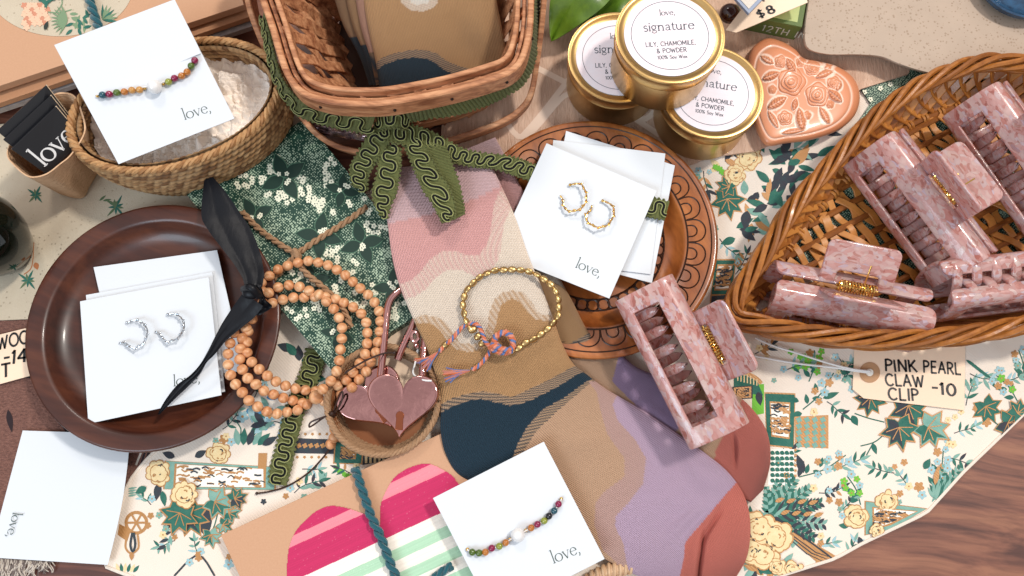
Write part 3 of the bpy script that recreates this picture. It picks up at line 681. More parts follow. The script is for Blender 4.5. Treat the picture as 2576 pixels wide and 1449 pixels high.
def carved_plate():
    c, R = circ(1490, 592, 315, 1.5); c = Vector((c.x, c.y, .3*.01)); k = .01
    t = thing('carved_plate', 'round honey-brown carved wooden plate with burnt scallops around its rim', 'plate', c)
    mb = MB(); fl = R*.56
    prof = [(R*.7, .0), (R-.3*k, .85*k), (R, 1.1*k), (R, 1.25*k), (R-.06*k, 1.32*k), (R-.2*k, 1.33*k), (R-1.78*k, 1.1*k), (R-1.86*k, 1.05*k), (R-1.95*k, .95*k), (R-2.3*k, .6*k), (R-2.8*k, .42*k), (fl, .4*k), (.02*k, .4*k)]
    mb.lathe(prof, c, 160); mb.build('dish', m_carved, t, angle=60)
    mb = MB(); n = 26
    def ring_z(r): return c.z+np.interp(r, [R-1.78*k, R-.2*k], [1.1*k, 1.33*k])
    def arch(a0, w, r0, h):
        q = np.linspace(0, math.pi, 14); pts = []
        for v in q:
            a = a0+w*math.cos(v); r = r0+h*math.sin(v)**.7
            pts.append((c.x+r*math.cos(a), c.y+r*math.sin(a), ring_z(r)))
        return pts
    for i in range(n):
        a = 2*math.pi*i/n+.05
        mb.tube(arch(a, math.pi/n*.98, R-1.62*k, .95*k), .00042, 5); mb.tube(arch(a, math.pi/n*.50, R-1.62*k, .48*k), .00042, 5)
    q = np.linspace(0, 2*math.pi, 160, endpoint=False)
    for r, w in ((R-.38*k, .0004), (R-1.68*k, .0005)): mb.tube(np.stack([c.x+r*np.cos(q), c.y+r*np.sin(q), np.full(160, ring_z(r))], -1), w, 5, True)
    mb.build('scallop_carving', m_burn, t)
    mb = MB(); zf = c.z+.4*k
    for i in range(40):
        a = 2*math.pi*i/40; r = fl*.98; o = np.linspace(0, 2*math.pi, 12, endpoint=False)
        mb.tube(np.stack([c.x+r*math.cos(a)+.0034*np.cos(o), c.y+r*math.sin(a)+.0034*np.sin(o), np.full(12, zf)], -1), .0006, 5, True)
    for r in (fl*1.06, fl*.9): mb.tube(np.stack([c.x+r*np.cos(q), c.y+r*np.sin(q), np.full(160, zf)], -1), .0006, 5, True)
    mb.build('ring_carving', m_burn, t)
carved_plate()

# ------------------------------------------------------------------ seagrass basket
def seagrass_basket():
    zr = 4.6
    r_, l_, b_, tp = P(700, 178, zr), P(178, 352, zr), P(490, 404, zr), P(388, 120, zr)
    C = (r_+l_+b_+tp)/4; A = (r_-l_)/2; B = (tp-b_)/2
    t = thing('seagrass_basket', 'oval woven seagrass basket lined with crumpled tissue paper', 'basket', Vector((C.x, C.y, 0)))
    nu, rows, per = 620, 11, 6; nv = rows*per+1; N = 88
    u = np.linspace(0, 2*math.pi, nu, endpoint=False)
    def wall(inner):
        v = np.linspace(0, 1, nv)[:, None]; U = u[None, :]
        rowf = v*rows; ri = np.floor(np.minimum(rowf, rows-1e-6)); rf = rowf-ri
        sl = N*U/(2*math.pi)+ri*.5+rf*.75
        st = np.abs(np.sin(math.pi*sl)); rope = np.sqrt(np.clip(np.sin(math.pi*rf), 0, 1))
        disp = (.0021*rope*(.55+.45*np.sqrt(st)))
        sc = 1-.13*v**1.4+.05*np.sin(math.pi*v)
        rad = np.sqrt((A.x**2+A.y**2)*np.cos(U)**2+(B.x**2+B.y**2)*np.sin(U)**2)
        f = sc*(1-(.0045 if inner else 0)/rad)+(-disp if inner else disp)/rad
        X = C.x+f*(A.x*np.cos(U)+B.x*np.sin(U)); Y = C.y+f*(A.y*np.cos(U)+B.y*np.sin(U)); Z = .002+(zr/100-.002)*(1-v)+0*U
        ids = (np.floor(sl)+ri*131).astype(int)
        rnd = np.random.RandomState(4).rand(9999); w = rnd[ids % 9999]
        tone = rnd[(ids*7+3) % 9999]
        base = np.array([[*S(178, 132, 84)[:3]], [*S(206, 166, 118)[:3]], [*S(140, 98, 58)[:3]]])
        c = np.where((tone < .2)[..., None], base[2], base[0]*(1-w[..., None])+base[1]*w[..., None])
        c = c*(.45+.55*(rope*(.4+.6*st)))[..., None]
        return np.stack([X, Y, Z], -1), c
    mb = MB()
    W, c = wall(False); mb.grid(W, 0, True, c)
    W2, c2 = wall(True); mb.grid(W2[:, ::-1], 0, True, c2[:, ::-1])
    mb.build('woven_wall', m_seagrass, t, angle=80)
    rim = np.stack([C.x+A.x*np.cos(u)+B.x*np.sin(u), C.y+A.y*np.cos(u)+B.y*np.sin(u), np.full(nu, zr/100)], -1)*1.0
    rim[:, :2] = C.xy[0:2]+(rim[:, :2]-np.array(C.xy))*.985
    mb = MB(); mb.twist(rim, .0012, .0012, 3, .010, True, 0, 6, .0014, [0, 1, 0])
    mb.twist(rim+np.array([0, 0, -.0015]), .0017, .0009, 2, .007, True, 0, 5, .0012, [1, 0])
    mb.build('braided_rim', [M('seagrass_light', S(200, 154, 104), .7, var=(600, .6, S(140, 98, 58))), M('seagrass_dark', S(170, 122, 76), .7, var=(600, .6, S(120, 80, 44)))], t)
    mb = MB(); f = .84
    mb.prism([(C.x+f*(A.x*math.cos(q)+B.x*math.sin(q)), C.y+f*(A.y*math.cos(q)+B.y*math.sin(q)), .004) for q in np.linspace(0, 6.283, 60)[:-1]], .003)
    mb.build('woven_base', M('seagrass_base', S(160, 118, 74), .8), t)
    # tissue
    n = 130; W = np.zeros((n, n, 3)); g = np.linspace(-1, 1, n)
    for i in range(n):
        for j in range(n):
            x, y = g[j], g[i]; r = max(abs(x), abs(y)); l = math.hypot(x, y)+1e-9; x, y = x*r/l, y*r/l
            h = 0
            for s_, a_ in ((2.6, .75), (5.5, .38), (12, .14)):
                w_ = noise.noise(Vector((x*3, y*3, s_)))*.25
                dd, _ = noise.voronoi(Vector((x*s_*1.7+w_, y*s_+w_, s_*3.1))); h += a_*((dd[1]-dd[0])*1.3-.45)
            z = 3.0+1.5*h*(1-.3*r)+.5*(r**4)
            q = C+A*x*.90+B*y*.88; W[i, j] = (q.x, q.y, max(.8, min(z, 4.3))/100)
    mb = MB(); mb.grid(W); o = mb.build('tissue_paper', m_tissue, smooth=True, angle=22)
    tag(o, 'crumpled cream tissue paper filling the oval seagrass basket', 'tissue paper')
seagrass_basket()

# ------------------------------------------------------------------ splint basket
RIM = [(600, -150), (628, -80), (654, 0), (677, 67), (700, 145), (722, 198), (757, 236), (811, 256), (857, 263), (920, 265), (977, 262), (1060, 248), (1144, 230), (1230, 205), (1285, 184), (1317, 152), (1334, 100), (1341, 50), (1343, 0), (1344, -90), (1335, -170), (1290, -195), (1000, -205), (700, -205), (630, -190)]
def off_path(p, d):
    p = np.asarray(p); t = np.roll(p, -1, 0)-np.roll(p, 1, 0); t /= np.linalg.norm(t, axis=1, keepdims=True)
    q = p.copy(); n = np.stack([t[:, 1], -t[:, 0]], -1)
    ar = np.sum(p[:, 0]*np.roll(p[:, 1], -1)-np.roll(p[:, 0], -1)*p[:, 1])
    q[:, :2] += n*d*(1 if ar > 0 else -1); return q
def splint_basket():
    zr = 7.6
    r3 = even(cromc(PV([a for a, b in RIM], [b for a, b in RIM], zr), 400), n=220, closed=True)
    c = r3.mean(0); t = thing('splint_basket', 'rectangular wood splint basket tied with green braid and holding socks', 'basket', Vector((c[0], c[1], 0)))
    mb = MB(); mb.band(off_path(r3, -.0015), .0125, .0034, closed=True)
    mb.band(off_path(r3, -.0085)+[0, 0, .0012], .0110, .0026, closed=True); mb.band(off_path(r3, -.0050)+[0, 0, -.003], .012, .0022, closed=True)
    mb.build('rim_band', m_splint, t)
    nb_ = off_path(r3, .0004); m_nail = M('nail_iron', S(50, 40, 36), .5, metal=.8)
    for i in (70, 84, 98, 112, 52): mb = MB(); mb.sphere(nb_[i]-[0, 0, .0062], .0009, 8, 6); mb.build('nail_head', m_nail, t)
    dz = np.array([0, 0, 1.0])
    base = (r3-c)*[.60, .72, 0]+[c[0]+.004, c[1]+.004, .004]
    top = off_path(r3, -.0045)
    n = len(r3); mb = MB(); m2 = MB()
    for i in range(0, n, 7):
        for lay, (dlt, ofs) in enumerate(((13, 0), (-13, .0014))):
            a = top[i]-dz*.004; b_ = base[(i+dlt) % n]; q = np.linspace(0, 1, 10)[:, None]
            pth = a*(1-q)+b_*q; out = (a-c)*[1, 1, 0]; out = out/np.linalg.norm(out)
            pth = pth-out*(ofs+.0012*np.sin(q*14+i))
            mb.strip(pth, np.array([out[0], out[1], .25]), .0064, .0011, 0)
    mb.build('splint_wall', m_splint, t)
    for zf in (.25, .55):
        pth = base*(1-zf)+top*zf; m2.band(off_path(pth, .0015), .006, .0014, closed=True)
    m2.build('weaver', m_splint, t)
    mb = MB(); mb.prism([tuple(q) for q in base[::4]], .003); mb.build('base_board', M('basket_floor', S(58, 34, 22), .8), t)
    # swing handle folded down in front
    H = [(612, -140, 6.5), (622, 0, 5.6), (660, 110, 4.4), (700, 195, 3.6), (752, 285, 2.6), (800, 340, 2.0), (862, 372, 1.6), (950, 384, 1.4), (1060, 370, 1.5), (1170, 340, 1.7), (1260, 306, 2.0), (1308, 275, 2.4), (1335, 235, 3.2), (1350, 160, 4.3), (1364, 50, 5.4), (1376, -100, 6.5)]
    h = even(crom([tuple(P(*q)) for q in H], 120), n=120)
    mb = MB(); mb.band(h, .014, .0032, up=(0, -.30, .95)); mb.build('handle', m_splint, t)
splint_basket()
def sock_in_basket():
    pass

# ------------------------------------------------------------------ heart wicker basket
HEART = [(2720, 150), (2576, 158), (2480, 155), (2395, 178), (2300, 222), (2200, 297), (2100, 402), (2000, 517), (1935, 620), (1878, 705), (1852, 752), (1848, 786), (1880, 806), (2000, 832), (2150, 850), (2300, 852), (2450, 838), (2576, 815), (2720, 780), (2860, 620), (2900, 480), (2860, 350), (2800, 220)]
def heart_basket():
    zr = 3.3
    rim = even(cromc(PV([a for a, b in HEART], [b for a, b in HEART], zr), 500), n=260, closed=True)
    c = rim.mean(0); t = thing('heart_basket', 'heart-shaped honey wicker basket holding pink claw clips', 'basket', Vector((c[0], c[1], 0)))
    mb = MB(); mb.twist(rim, .0037, .0016, 5, .085, True, 0, 7, .003, [0, 0, 1, 0, 0]); mb.twist(off_path(rim, -.0012)+[0, 0, -.003], .0022, .0015, 3, .06, True, 0, 6, .003)
    mb.twist(off_path(rim, .0018)+[0, 0, -.0065], .0020, .0016, 3, .07, True, 1, 6, .003, [0, 1, 0])
    mb.build('braided_rim', [m_wicker, m_wickdk], t)
    base = off_path(rim*[1, 1, 0]+[0, 0, .0035], -.012); base = even(base, n=260, closed=True)
    mb = MB(); n = 260
    for i in range(0, n, 4):
        for dlt, ofs in ((9, 0), (-9, .0016)):
            a = rim[i]-[0, 0, .007]; b_ = base[(i+dlt) % n]; q = np.linspace(0, 1, 9)[:, None]
            mid = (a*(1-q)+b_*q); out = a-b_; out[2] = 0; out /= max(np.linalg.norm(out), 1e-6)
            mid = mid+out*(.003*np.sin(math.pi*q)-ofs); mb.strip(mid, np.array([out[0], out[1], .3]), .0046, .0012, i % 8 == 0)
    mb.build('lattice_wall', [m_cane, m_wicker], t)
    mb = MB(); br = off_path(base, -.001)+[0, 0, .001]
    mb.tube(br, .0026, 8, True, 0)
    L = len(br)
    for i in range(0, L, 5):
        o = np.linspace(0, 2*math.pi, 10, endpoint=False); tg = br[(i+1) % L]-br[i-1]; tg /= np.linalg.norm(tg); sd = np.array([-tg[1], tg[0], 0])
        for w in (-.0012, .0012): mb.tube(br[i]+tg*w+.0029*(np.cos(o)[:, None]*sd+np.sin(o)[:, None]*np.array([0, 0, 1.0])), .0009, 5, True, 1)
    mb.build('base_ring', [m_wickdk, m_cane], t)
    poly = [(q[0], q[1]) for q in off_path(base, -.002)]
    x0, y0 = np.min(poly, 0); x1, y1 = np.max(poly, 0); cc = np.array([(x0+x1)/2, (y0+y1)/2]); rad = .18
    def fam(ang, sp, fn):
        d = np.array([math.cos(ang), math.sin(ang)]); nn = np.array([-d[1], d[0]])
        for k, o in enumerate(np.arange(-rad, rad, sp)):
            s_ = np.linspace(-rad, rad, 240); pts = cc+nn*o+d*s_[:, None]
            ok = inpoly(pts[:, 0], pts[:, 1], poly); j = 0
            while j < 240:
                if ok[j]:
                    e_ = j
                    while e_ < 240 and ok[e_]: e_ += 1
                    if e_-j > 8: fn(pts[j:e_], k, s_[j:e_])
                    j = e_
                else: j += 1
    mb = MB()
    def strips(p, k, s_):
        z = .0052+.0016*np.sin(s_*2*math.pi/.021+k*math.pi); nr = np.zeros((len(p), 3)); nr[:, 2] = 1
        w = .0047+.0006*math.sin(k*3.1)
        q = np.c_[p, z]; q[:, 0] += .0011*np.sin(s_*170+k*2.2); q[:, 1] += .0011*np.cos(s_*150+k)
        mb.strip(q[::2], nr[::2], w, .0011, 0)
    fam(math.radians(116), .0084, strips)
    def rods(p, k, s_):
        mb.tube(np.c_[p, np.full(len(p), .0050)][::2], .0020, 7, False, 1)
    fam(math.radians(28), .0105, rods)
    def strips2(p, k, s_):
        z = .0058+.0016*np.cos(s_*2*math.pi/.03+k*math.pi); nr = np.zeros((len(p), 3)); nr[:, 2] = 1
        mb.strip(np.c_[p, z][::2], nr[::2], .0040, .0010, 0)
    fam(math.radians(146), .0165, strips2)
    mb.build('woven_floor', [m_cane, m_wickdk], t)
heart_basket()

# ------------------------------------------------------------------ stroke lettering
def arc(cx, cy, rx, ry, a0, a1, n=9):
    return [(cx+rx*math.cos(math.radians(a0+(a1-a0)*i/(n-1))), cy+ry*math.sin(math.radians(a0+(a1-a0)*i/(n-1)))) for i in range(n)]
CAPS = {  # width, strokes in a unit-height box
 'A': (.72, [[(0, 0), (.33, 1), (.66, 0)], [(.12, .36), (.54, .36)]]), 'C': (.72, [arc(.38, .5, .38, .5, 45, 315, 14)]),
 'D': (.7, [[(.04, 0), (.04, 1)], [(.04, 1)]+arc(.2, .5, .44, .5, 90, -90, 9)+[(.04, 0)]]), 'E': (.56, [[(.5, 1), (.04, 1), (.04, 0), (.5, 0)], [(.04, .52), (.42, .52)]]),
 'H': (.7, [[(.04, 0), (.04, 1)], [(.62, 0), (.62, 1)], [(.04, .5), (.62, .5)]]), 'I': (.16, [[(.06, 0), (.06, 1)]]),
 'K': (.64, [[(.04, 0), (.04, 1)], [(.56, 1), (.05, .42)], [(.2, .56), (.6, 0)]]), 'L': (.54, [[(.04, 1), (.04, 0), (.5, 0)]]),
 'M': (.84, [[(.03, 0), (.08, 1), (.4, .2), (.72, 1), (.77, 0)]]), 'N': (.72, [[(.04, 0), (.04, 1), (.62, 0), (.62, 1)]]),
 'O': (.86, [arc(.42, .5, .42, .5, 90, 450, 18)]), 'P': (.58, [[(.04, 0), (.04, 1)], [(.04, 1)]+arc(.22, .75, .3, .25, 90, -90, 8)+[(.04, .5)]]),
 'R': (.62, [[(.04, 0), (.04, 1)], [(.04, 1)]+arc(.22, .75, .3, .25, 90, -90, 8)+[(.04, .5)], [(.25, .5), (.58, 0)]]), 'S': (.56, [arc(.28, .75, .24, .25, 40, 270, 10)+arc(.28, .25, .26, .25, 90, -140, 10)]),
 'T': (.6, [[(0, 1), (.58, 1)], [(.29, 1), (.29, 0)]]), 'W': (1.0, [[(0, 1), (.24, 0), (.46, .85), (.68, 0), (.94, 1)]]), 'Y': (.6, [[(0, 1), (.28, .5), (.56, 1)], [(.28, .5), (.28, 0)]]),
 '0': (.6, [arc(.28, .5, .27, .5, 90, 450, 14)]), '1': (.26, [[(.0, .8), (.13, 1), (.13, 0)]]), '2': (.56, [arc(.26, .74, .24, .26, 170, -30, 9)+[(.02, 0), (.52, 0)]]), '4': (.62, [[(.42, 0), (.42, 1), (0, .32), (.58, .32)]]),
 '8': (.56, [arc(.27, .75, .2, .25, 0, 360, 12), arc(.27, .26, .25, .26, 0, 360, 12)]), '-': (.42, [[(.04, .48), (.36, .5)]]), ',': (.2, [[(.08, .06), (.02, -.16)]]), '&': (.7, [[(.66, 0), (.14, .72)]+arc(.3, .82, .16, .17, 170, 0, 7)+[(.1, .3)]+arc(.28, .2, .22, .2, 160, 330, 7)+[(.6, .42)]]),
 '%': (.8, [arc(.16, .78, .14, .2, 0, 360, 10), arc(.6, .22, .14, .2, 0, 360, 10), [(.1, 0), (.66, 1)]]), ' ': (.34, []),
 '$': (.5, [arc(.25, .7, .2, .2, 40, 270, 9)+arc(.25, .3, .22, .2, 90, -140, 9), [(.25, -.1), (.25, 1.08)]]),
 'o': (.52, [arc(.24, .27, .22, .27, 90, 450, 12)]), 'y': (.46, [[(0, .54), (.2, 0)], [(.4, .54), (.12, -.24)]]), 'a': (.52, [arc(.22, .27, .2, .27, 20, 380, 12), [(.43, .54), (.43, 0)]]), 'x': (.44, [[(0, .54), (.38, 0)], [(.38, .54), (0, 0)]]),
 'k': (.46, [[(.03, 0), (.03, 1)], [(.38, .54), (.04, .2)], [(.14, .3), (.42, 0)]]),
}
SERIF = {  # strokes with pen widths: (points, widths)
 'l': (.20, [([(.10, 0), (.10, .82)], .055), ([(.02, .012), (.18, .012)], .024), ([(.01, .79), (.10, .815)], .026)]),
 'o': (.54, [(arc(.26, .23, .225, .23, 90, 450, 28), 'o')]),
 'v': (.46, [([(.05, .45), (.23, .0)], .06), ([(.23, .0), (.41, .45)], .024), ([(-.01, .455), (.13, .455)], .022), ([(.34, .455), (.46, .455)], .022)]),
 'e': (.48, [([(.07, .27), (.41, .27)], .024), (arc(.25, .235, .195, .235, 10, 320, 22), 'o')]),
 ',': (.18, [([(.07, .05), (.11, .03), (.10, -.06), (.05, -.13)], .05)]),
 's': (.36, [(arc(.17, .34, .12, .115, 40, 270, 9)+arc(.17, .115, .14, .115, 90, -140, 9), .045)]), 'i': (.2, [([(.1, 0), (.1, .45)], .055), ([(.02, .012), (.18, .012)], .022), ([(.02, .44), (.1, .45)], .022), ([(.1, .6), (.1, .65)], .06)]),
 'g': (.46, [(arc(.2, .29, .15, .16, 90, 450, 14), .045), ([(.3, .4), (.42, .46)], .03), ([(.12, .15), (.1, .06), (.34, .02), (.4, -.09), (.22, -.19), (.04, -.12), (.12, 0)], .035)]),
 'n': (.54, [([(.1, 0), (.1, .45)], .055), ([(.1, .32), (.22, .44), (.36, .42), (.42, .3), (.42, 0)], .05), ([(.02, .012), (.18, .012)], .022), ([(.34, .012), (.5, .012)], .022), ([(.02, .44), (.1, .45)], .022)]),
 'a': (.46, [([(.08, .36), (.18, .45), (.3, .43), (.34, .32), (.34, .04), (.44, .01)], .045), ([(.34, .27), (.12, .2), (.06, .1), (.14, .01), (.26, .03), (.34, .12)], .035)]),
 't': (.32, [([(.14, .6), (.14, .08), (.2, .01), (.3, .05)], .05), ([(.02, .44), (.28, .44)], .024)]),
 'u': (.54, [([(.1, .45), (.1, .14), (.18, .02), (.32, .03), (.42, .14)], .05), ([(.42, .45), (.42, 0)], .05), ([(.02, .44), (.1, .45)], .022), ([(.42, .012), (.52, .012)], .022)]),
 'r': (.38, [([(.1, 0), (.1, .45)], .055), ([(.1, .3), (.2, .43), (.34, .42)], .04), ([(.02, .012), (.2, .012)], .022)]),
 ' ': (.25, []),
}
def pen(mb, pts, w, to3, mi=0):
    p = np.asarray(pts, float)
    d = np.r_[0, np.cumsum(np.linalg.norm(np.diff(p, axis=0), axis=1))]; keep = np.r_[True, np.diff(d) > 1e-6]; p = p[keep]
    if len(p) < 2: return
    t = np.gradient(p, axis=0); t /= np.linalg.norm(t, axis=1, keepdims=True)+1e-12; n = np.stack([-t[:, 1], t[:, 0]], -1)
    w = np.broadcast_to(np.asarray(w, float), (len(p),))[:, None]
    A = p+n*w/2; B = p-n*w/2
    A[0] -= t[0]*w[0]*.2; B[0] -= t[0]*w[0]*.2; A[-1] += t[-1]*w[-1]*.2; B[-1] += t[-1]*w[-1]*.2
    V = [to3(q) for q in A]+[to3(q) for q in B]; k = len(p)
    mb.add(V, [[i, k+i, k+i+1, i+1] for i in range(k-1)], mi)
def letters(mb, text, O, ux, uy, size, font='serif', weight=.1, mi=0, jit=0, track=0, boldness=1.0, xs=1.0):
    """flat lettering with the baseline from O along ux, capital height size (metres)"""
    O, ux, uy = Vector(O), Vector(ux).normalized(), Vector(uy).normalized(); x = 0; rnd = random.Random(text)
    for ch in text:
        a, dy = (rnd.uniform(-jit, jit), rnd.uniform(-jit, jit)*.5) if jit else (0, 0)
        if font == 'serif':
            wd, st = SERIF[ch]
            for pts, w in st:
                p = np.asarray(pts, float)
                if isinstance(w, str):
                    an = np.linspace(0, 1, len(p)); c = p.mean(0); w = .022+.042*np.abs(p[:, 0]-c[0])/max(1e-6, np.abs(p[:, 0]-c[0]).max())
                pen(mb, p, np.asarray(w)*boldness, lambda q, x=x: O+ux*((q[0]+x)*size)+uy*(q[1]*size), mi)
        else:
            wd, st = CAPS[ch]
            for pts in [sg for p0 in st for sg in ([p0] if len(p0) > 6 else [p0[i_:i_+2] for i_ in range(len(p0)-1)])]: pen(mb, pts, weight, lambda q, x=x, a=a, dy=dy: O+ux*((q[0]+x+a*q[1])*size*xs)+uy*((q[1]+dy)*size), mi)
        x += wd+track
    return x
def text_width(text, font='serif', track=0): return sum((SERIF if font == 'serif' else CAPS)[c][0]+track for c in text)

# ------------------------------------------------------------------ candle tins
m_lab = M('candle_label', S(240, 232, 238), .5, var=(70, .55, S(242, 214, 214)))
def candle_tins():
    zl, zt, h = 3.5, 6.7, .033
    spots = [((1686, 86), 138, zt, .06, 'gold candle tin standing on top of two other tins'), ((1556, 142), 128, zl, .02, 'gold candle tin at lower left, partly hidden under the stacked top tin'), ((1792, 230), 128, zl, -.17, 'gold candle tin at lower right beside the terracotta heart')]
    R = np.mean([circ(a[0], a[1], hw, z)[1] for a, hw, z, q, l in spots])
    t = thing('candle_tin', spots[0][4], 'candle tin', (0, 0, 0), 'gold candle tins'); k = .01; r = R-.06*k
    mb = MB(); mb.lathe([(r*.90, 0), (r*.955, .02*k), (r*.975, .12*k), (r*.975, h-.9*k)], (0, 0, 0), 96); mb.build('tin_body', m_gold, t, angle=50)
    mb = MB(); mb.lathe([(r*.96, h-.95*k), (r*1.0, h-.95*k), (r*1.012, h-.9*k), (r*1.0, h-.84*k), (r, h-.22*k), (R, h-.14*k), (R+.02*k, h-.07*k), (R, h), (R-.08*k, h+.02*k), (R-.2*k, h), (R-.26*k, h-.07*k), (R-.42*k, h-.10*k), (R-.46*k, h-.12*k), (.01*k, h-.12*k)], (0, 0, 0), 96); mb.build('lid', m_gold, t, angle=50)
    mb = MB(); lr = R-.47*k; z = h-.12*k+.0004
    mb.prism([(lr*math.cos(a), lr*math.sin(a), z) for a in np.linspace(0, 2*math.pi, 97)[:-1]], .0003); lab = mb.build('label', m_lab, t, smooth=False)
    mb = MB(); zz = z+.00012; q = np.linspace(0, 2*math.pi, 97); rr = lr*.845
    pen(mb, np.stack([rr*np.cos(q), rr*np.sin(q)], -1), .00028, lambda p: (p[0], p[1], zz))
    def line(txt, y, size, font, weight=.09, track=.0, bold=1.0):
        w = text_width(txt, font, track)*size; letters(mb, txt, (-w/2, y*lr, zz), (1, 0, 0), (0, 1, 0), size, font, weight, track=track, boldness=bold)
    line('love,', .50, .0045, 'serif', bold=1.5); line('signature', .12, .0074, 'serif', bold=1.5)
    line('LILY, CHAMOMILE,', -.26, .0026, 'sans', .14, .12); line('& POWDER', -.43, .0026, 'sans', .14, .12); line('100% Soy Wax', -.58, .0021, 'sans', .14, .1)
    mb.build('lettering', M('label_ink', S(72, 80, 90), .6), lab, smooth=False)
    first = True
    for (px, py), hw, z, rot, lb in spots:
        o = t if first else copy_tree(t); first = False
        c = P(px, py, z); o.location = (c.x, c.y, z/100-h); o.rotation_euler = (0, 0, rot); o['label'] = lb
candle_tins()

# ------------------------------------------------------------------ claw clips
def rrect(x0, y0, x1, y1, r, n=5):
    p = []
    for cx, cy, a in ((x1-r, y1-r, 0), (x0+r, y1-r, 90), (x0+r, y0+r, 180), (x1-r, y0+r, 270)):
        for i in range(n): q = math.radians(a+90*i/(n-1)); p.append((cx+r*math.cos(q), cy+r*math.sin(q)))
    return p
def frame_prism(mb, outer, inner, fn, mi=0):
    """plate with a hole; fn(x, y, side) gives the 3D point of each face"""
    n = len(outer); V = [fn(*p, 1) for p in outer]+[fn(*p, 1) for p in inner]+[fn(*p, -1) for p in outer]+[fn(*p, -1) for p in inner]; F = []
    for i in range(n):
        j = (i+1) % n
        F += [[i, j, n+j, n+i], [2*n+j, 2*n+i, 3*n+i, 3*n+j], [j, i, 2*n+i, 2*n+j], [n+i, n+j, 3*n+j, 3*n+i]]
    mb.add(V, F, mi)
def plate(mb, outer, fn, mi=0):
    n = len(outer); V = [fn(*p, 1) for p in outer]+[fn(*p, -1) for p in outer]
    mb.add(V, [list(range(n)), list(range(2*n-1, n-1, -1))]+[[i, n+i, n+(i+1) % n, (i+1) % n] for i in range(n)], mi)
def make_clip():
    t = thing('claw_clip', 'pink pearl claw clip lying outside the heart basket on the socks', 'hair clip', (0, 0, 0), 'pink claw clips')
    k = .01; HL = 4.2; T = .10
    for s in (1, -1):
        mb = MB()
        prof = crom([(-1.42, .42), (-1.60, .80), (-1.50, 1.14), (-1.05, 1.32), (-.3, 1.40), (.45, 1.38), (1.1, 1.24), (1.46, .92), (1.52, .55), (1.50, .20)], 46)
        d = np.r_[0, np.cumsum(np.linalg.norm(np.diff(prof, axis=0), axis=1))]; us = np.unique(np.r_[np.linspace(-1, 1, 33), -(HL-1.0)/HL, (HL-1.0)/HL])
        ed = np.minimum(d, d[-1]-d); cr = np.where(ed < .45, .45-np.sqrt(np.clip(.45**2-(.45-ed)**2, 0, None)), 0)
        G = np.array([[(u*(HL-cr[i])*k, prof[i, 0]*k, s*prof[i, 1]*k) for u in us] for i in range(46)]); nu_ = len(us)
        F = [[i*nu_+j, i*nu_+j+1, (i+1)*nu_+j+1, (i+1)*nu_+j][::s] for i in range(45) for j in range(nu_-1) if not (abs((us[j]+us[j+1])/2)*HL < HL-1.0 and -1.08 < (prof[i, 0]+prof[i+1, 0])/2 < .30 and prof[i, 1] > 1.0)]
        mb.add(G.reshape(-1, 3), F)
        jb, mb = mb, MB(); n = 7
        for i in range(n):
            x = -HL+.5+(2*HL-1.0)*(i+(.25 if s > 0 else .75))/n
            th = np.linspace(0, 1, 14); py = -1.58+1.75*th**2.2; pz = s*(.9-1.75*th**.9)
            w = np.where(th > .8, .52*np.sqrt(np.clip(1-((th-.8)/.2)**2, .02, 1)), .52)
            mb.strip(np.stack([np.full(14, x), py, pz], -1)*k, np.stack([0*th, -np.gradient(pz), np.gradient(py)], -1), w*k, .0024)
        j = jb.build('jaw', m_pink, t, angle=50); mb.build('teeth', m_pink, j, angle=50)
        so = j.modifiers.new('thick', 'SOLIDIFY'); so.thickness = .0019; so.offset = 0
        bv = j.modifiers.new('edge', 'BEVEL'); bv.width = .0006; bv.segments = 2; bv.limit_method = 'ANGLE'; bv.angle_limit = math.radians(50)
        mb = MB()
        rr_ = rrect(-1.95, 1.45, 1.95, 3.75, .4); tab = rr_[:10]+[(-1.95, 1.45), (-1.12, 1.45), (-1.12, 2.12), (-1.0, 2.22), (1.0, 2.22), (1.12, 2.12), (1.12, 1.45), (1.95, 1.45)]
        plate(mb, tab, lambda x, y, q: (x*k, (1.45+(y-1.45)*.76-q*T*.7)*k, s*(.22+.72*(y-1.45)+q*T*.7)*k))
        mb.build('press_tab', m_pink, j, angle=35, bevel=.0007)
    mb = MB(); q = np.linspace(0, 1, 260)
    mb.tube(np.stack([(-.95+1.9*q)*k, (1.72+.30*np.cos(q*24*math.pi))*k, (.30*np.sin(q*24*math.pi))*k], -1), .00055, 6)
    mb.tube([(-1.1*k, 1.75*k, 0), (1.1*k, 1.75*k, 0)], .0007, 8); mb.tube([(-.3*k, 1.95*k, .1*k), (-.3*k, 2.9*k, .75*k)], .00045, 6); mb.tube([(.3*k, 1.95*k, -.1*k), (.3*k, 2.9*k, -.75*k)], .00045, 6)
    mb.build('spring', m_gold2, t)
    return t
CLIP = make_clip()
def place_clip(o, px, py, z, ex, ey, label, sc=1.0):
    ex = Vector(ex).normalized(); ey = Vector(ey); ey = (ey-ex*ey.dot(ex)).normalized(); ez = ex.cross(ey)
    o.matrix_world = Matrix.Translation(P(px, py, z)) @ Matrix((ex, ey, ez)).transposed().to_4x4() @ Matrix.Scale(sc, 4); o['label'] = label
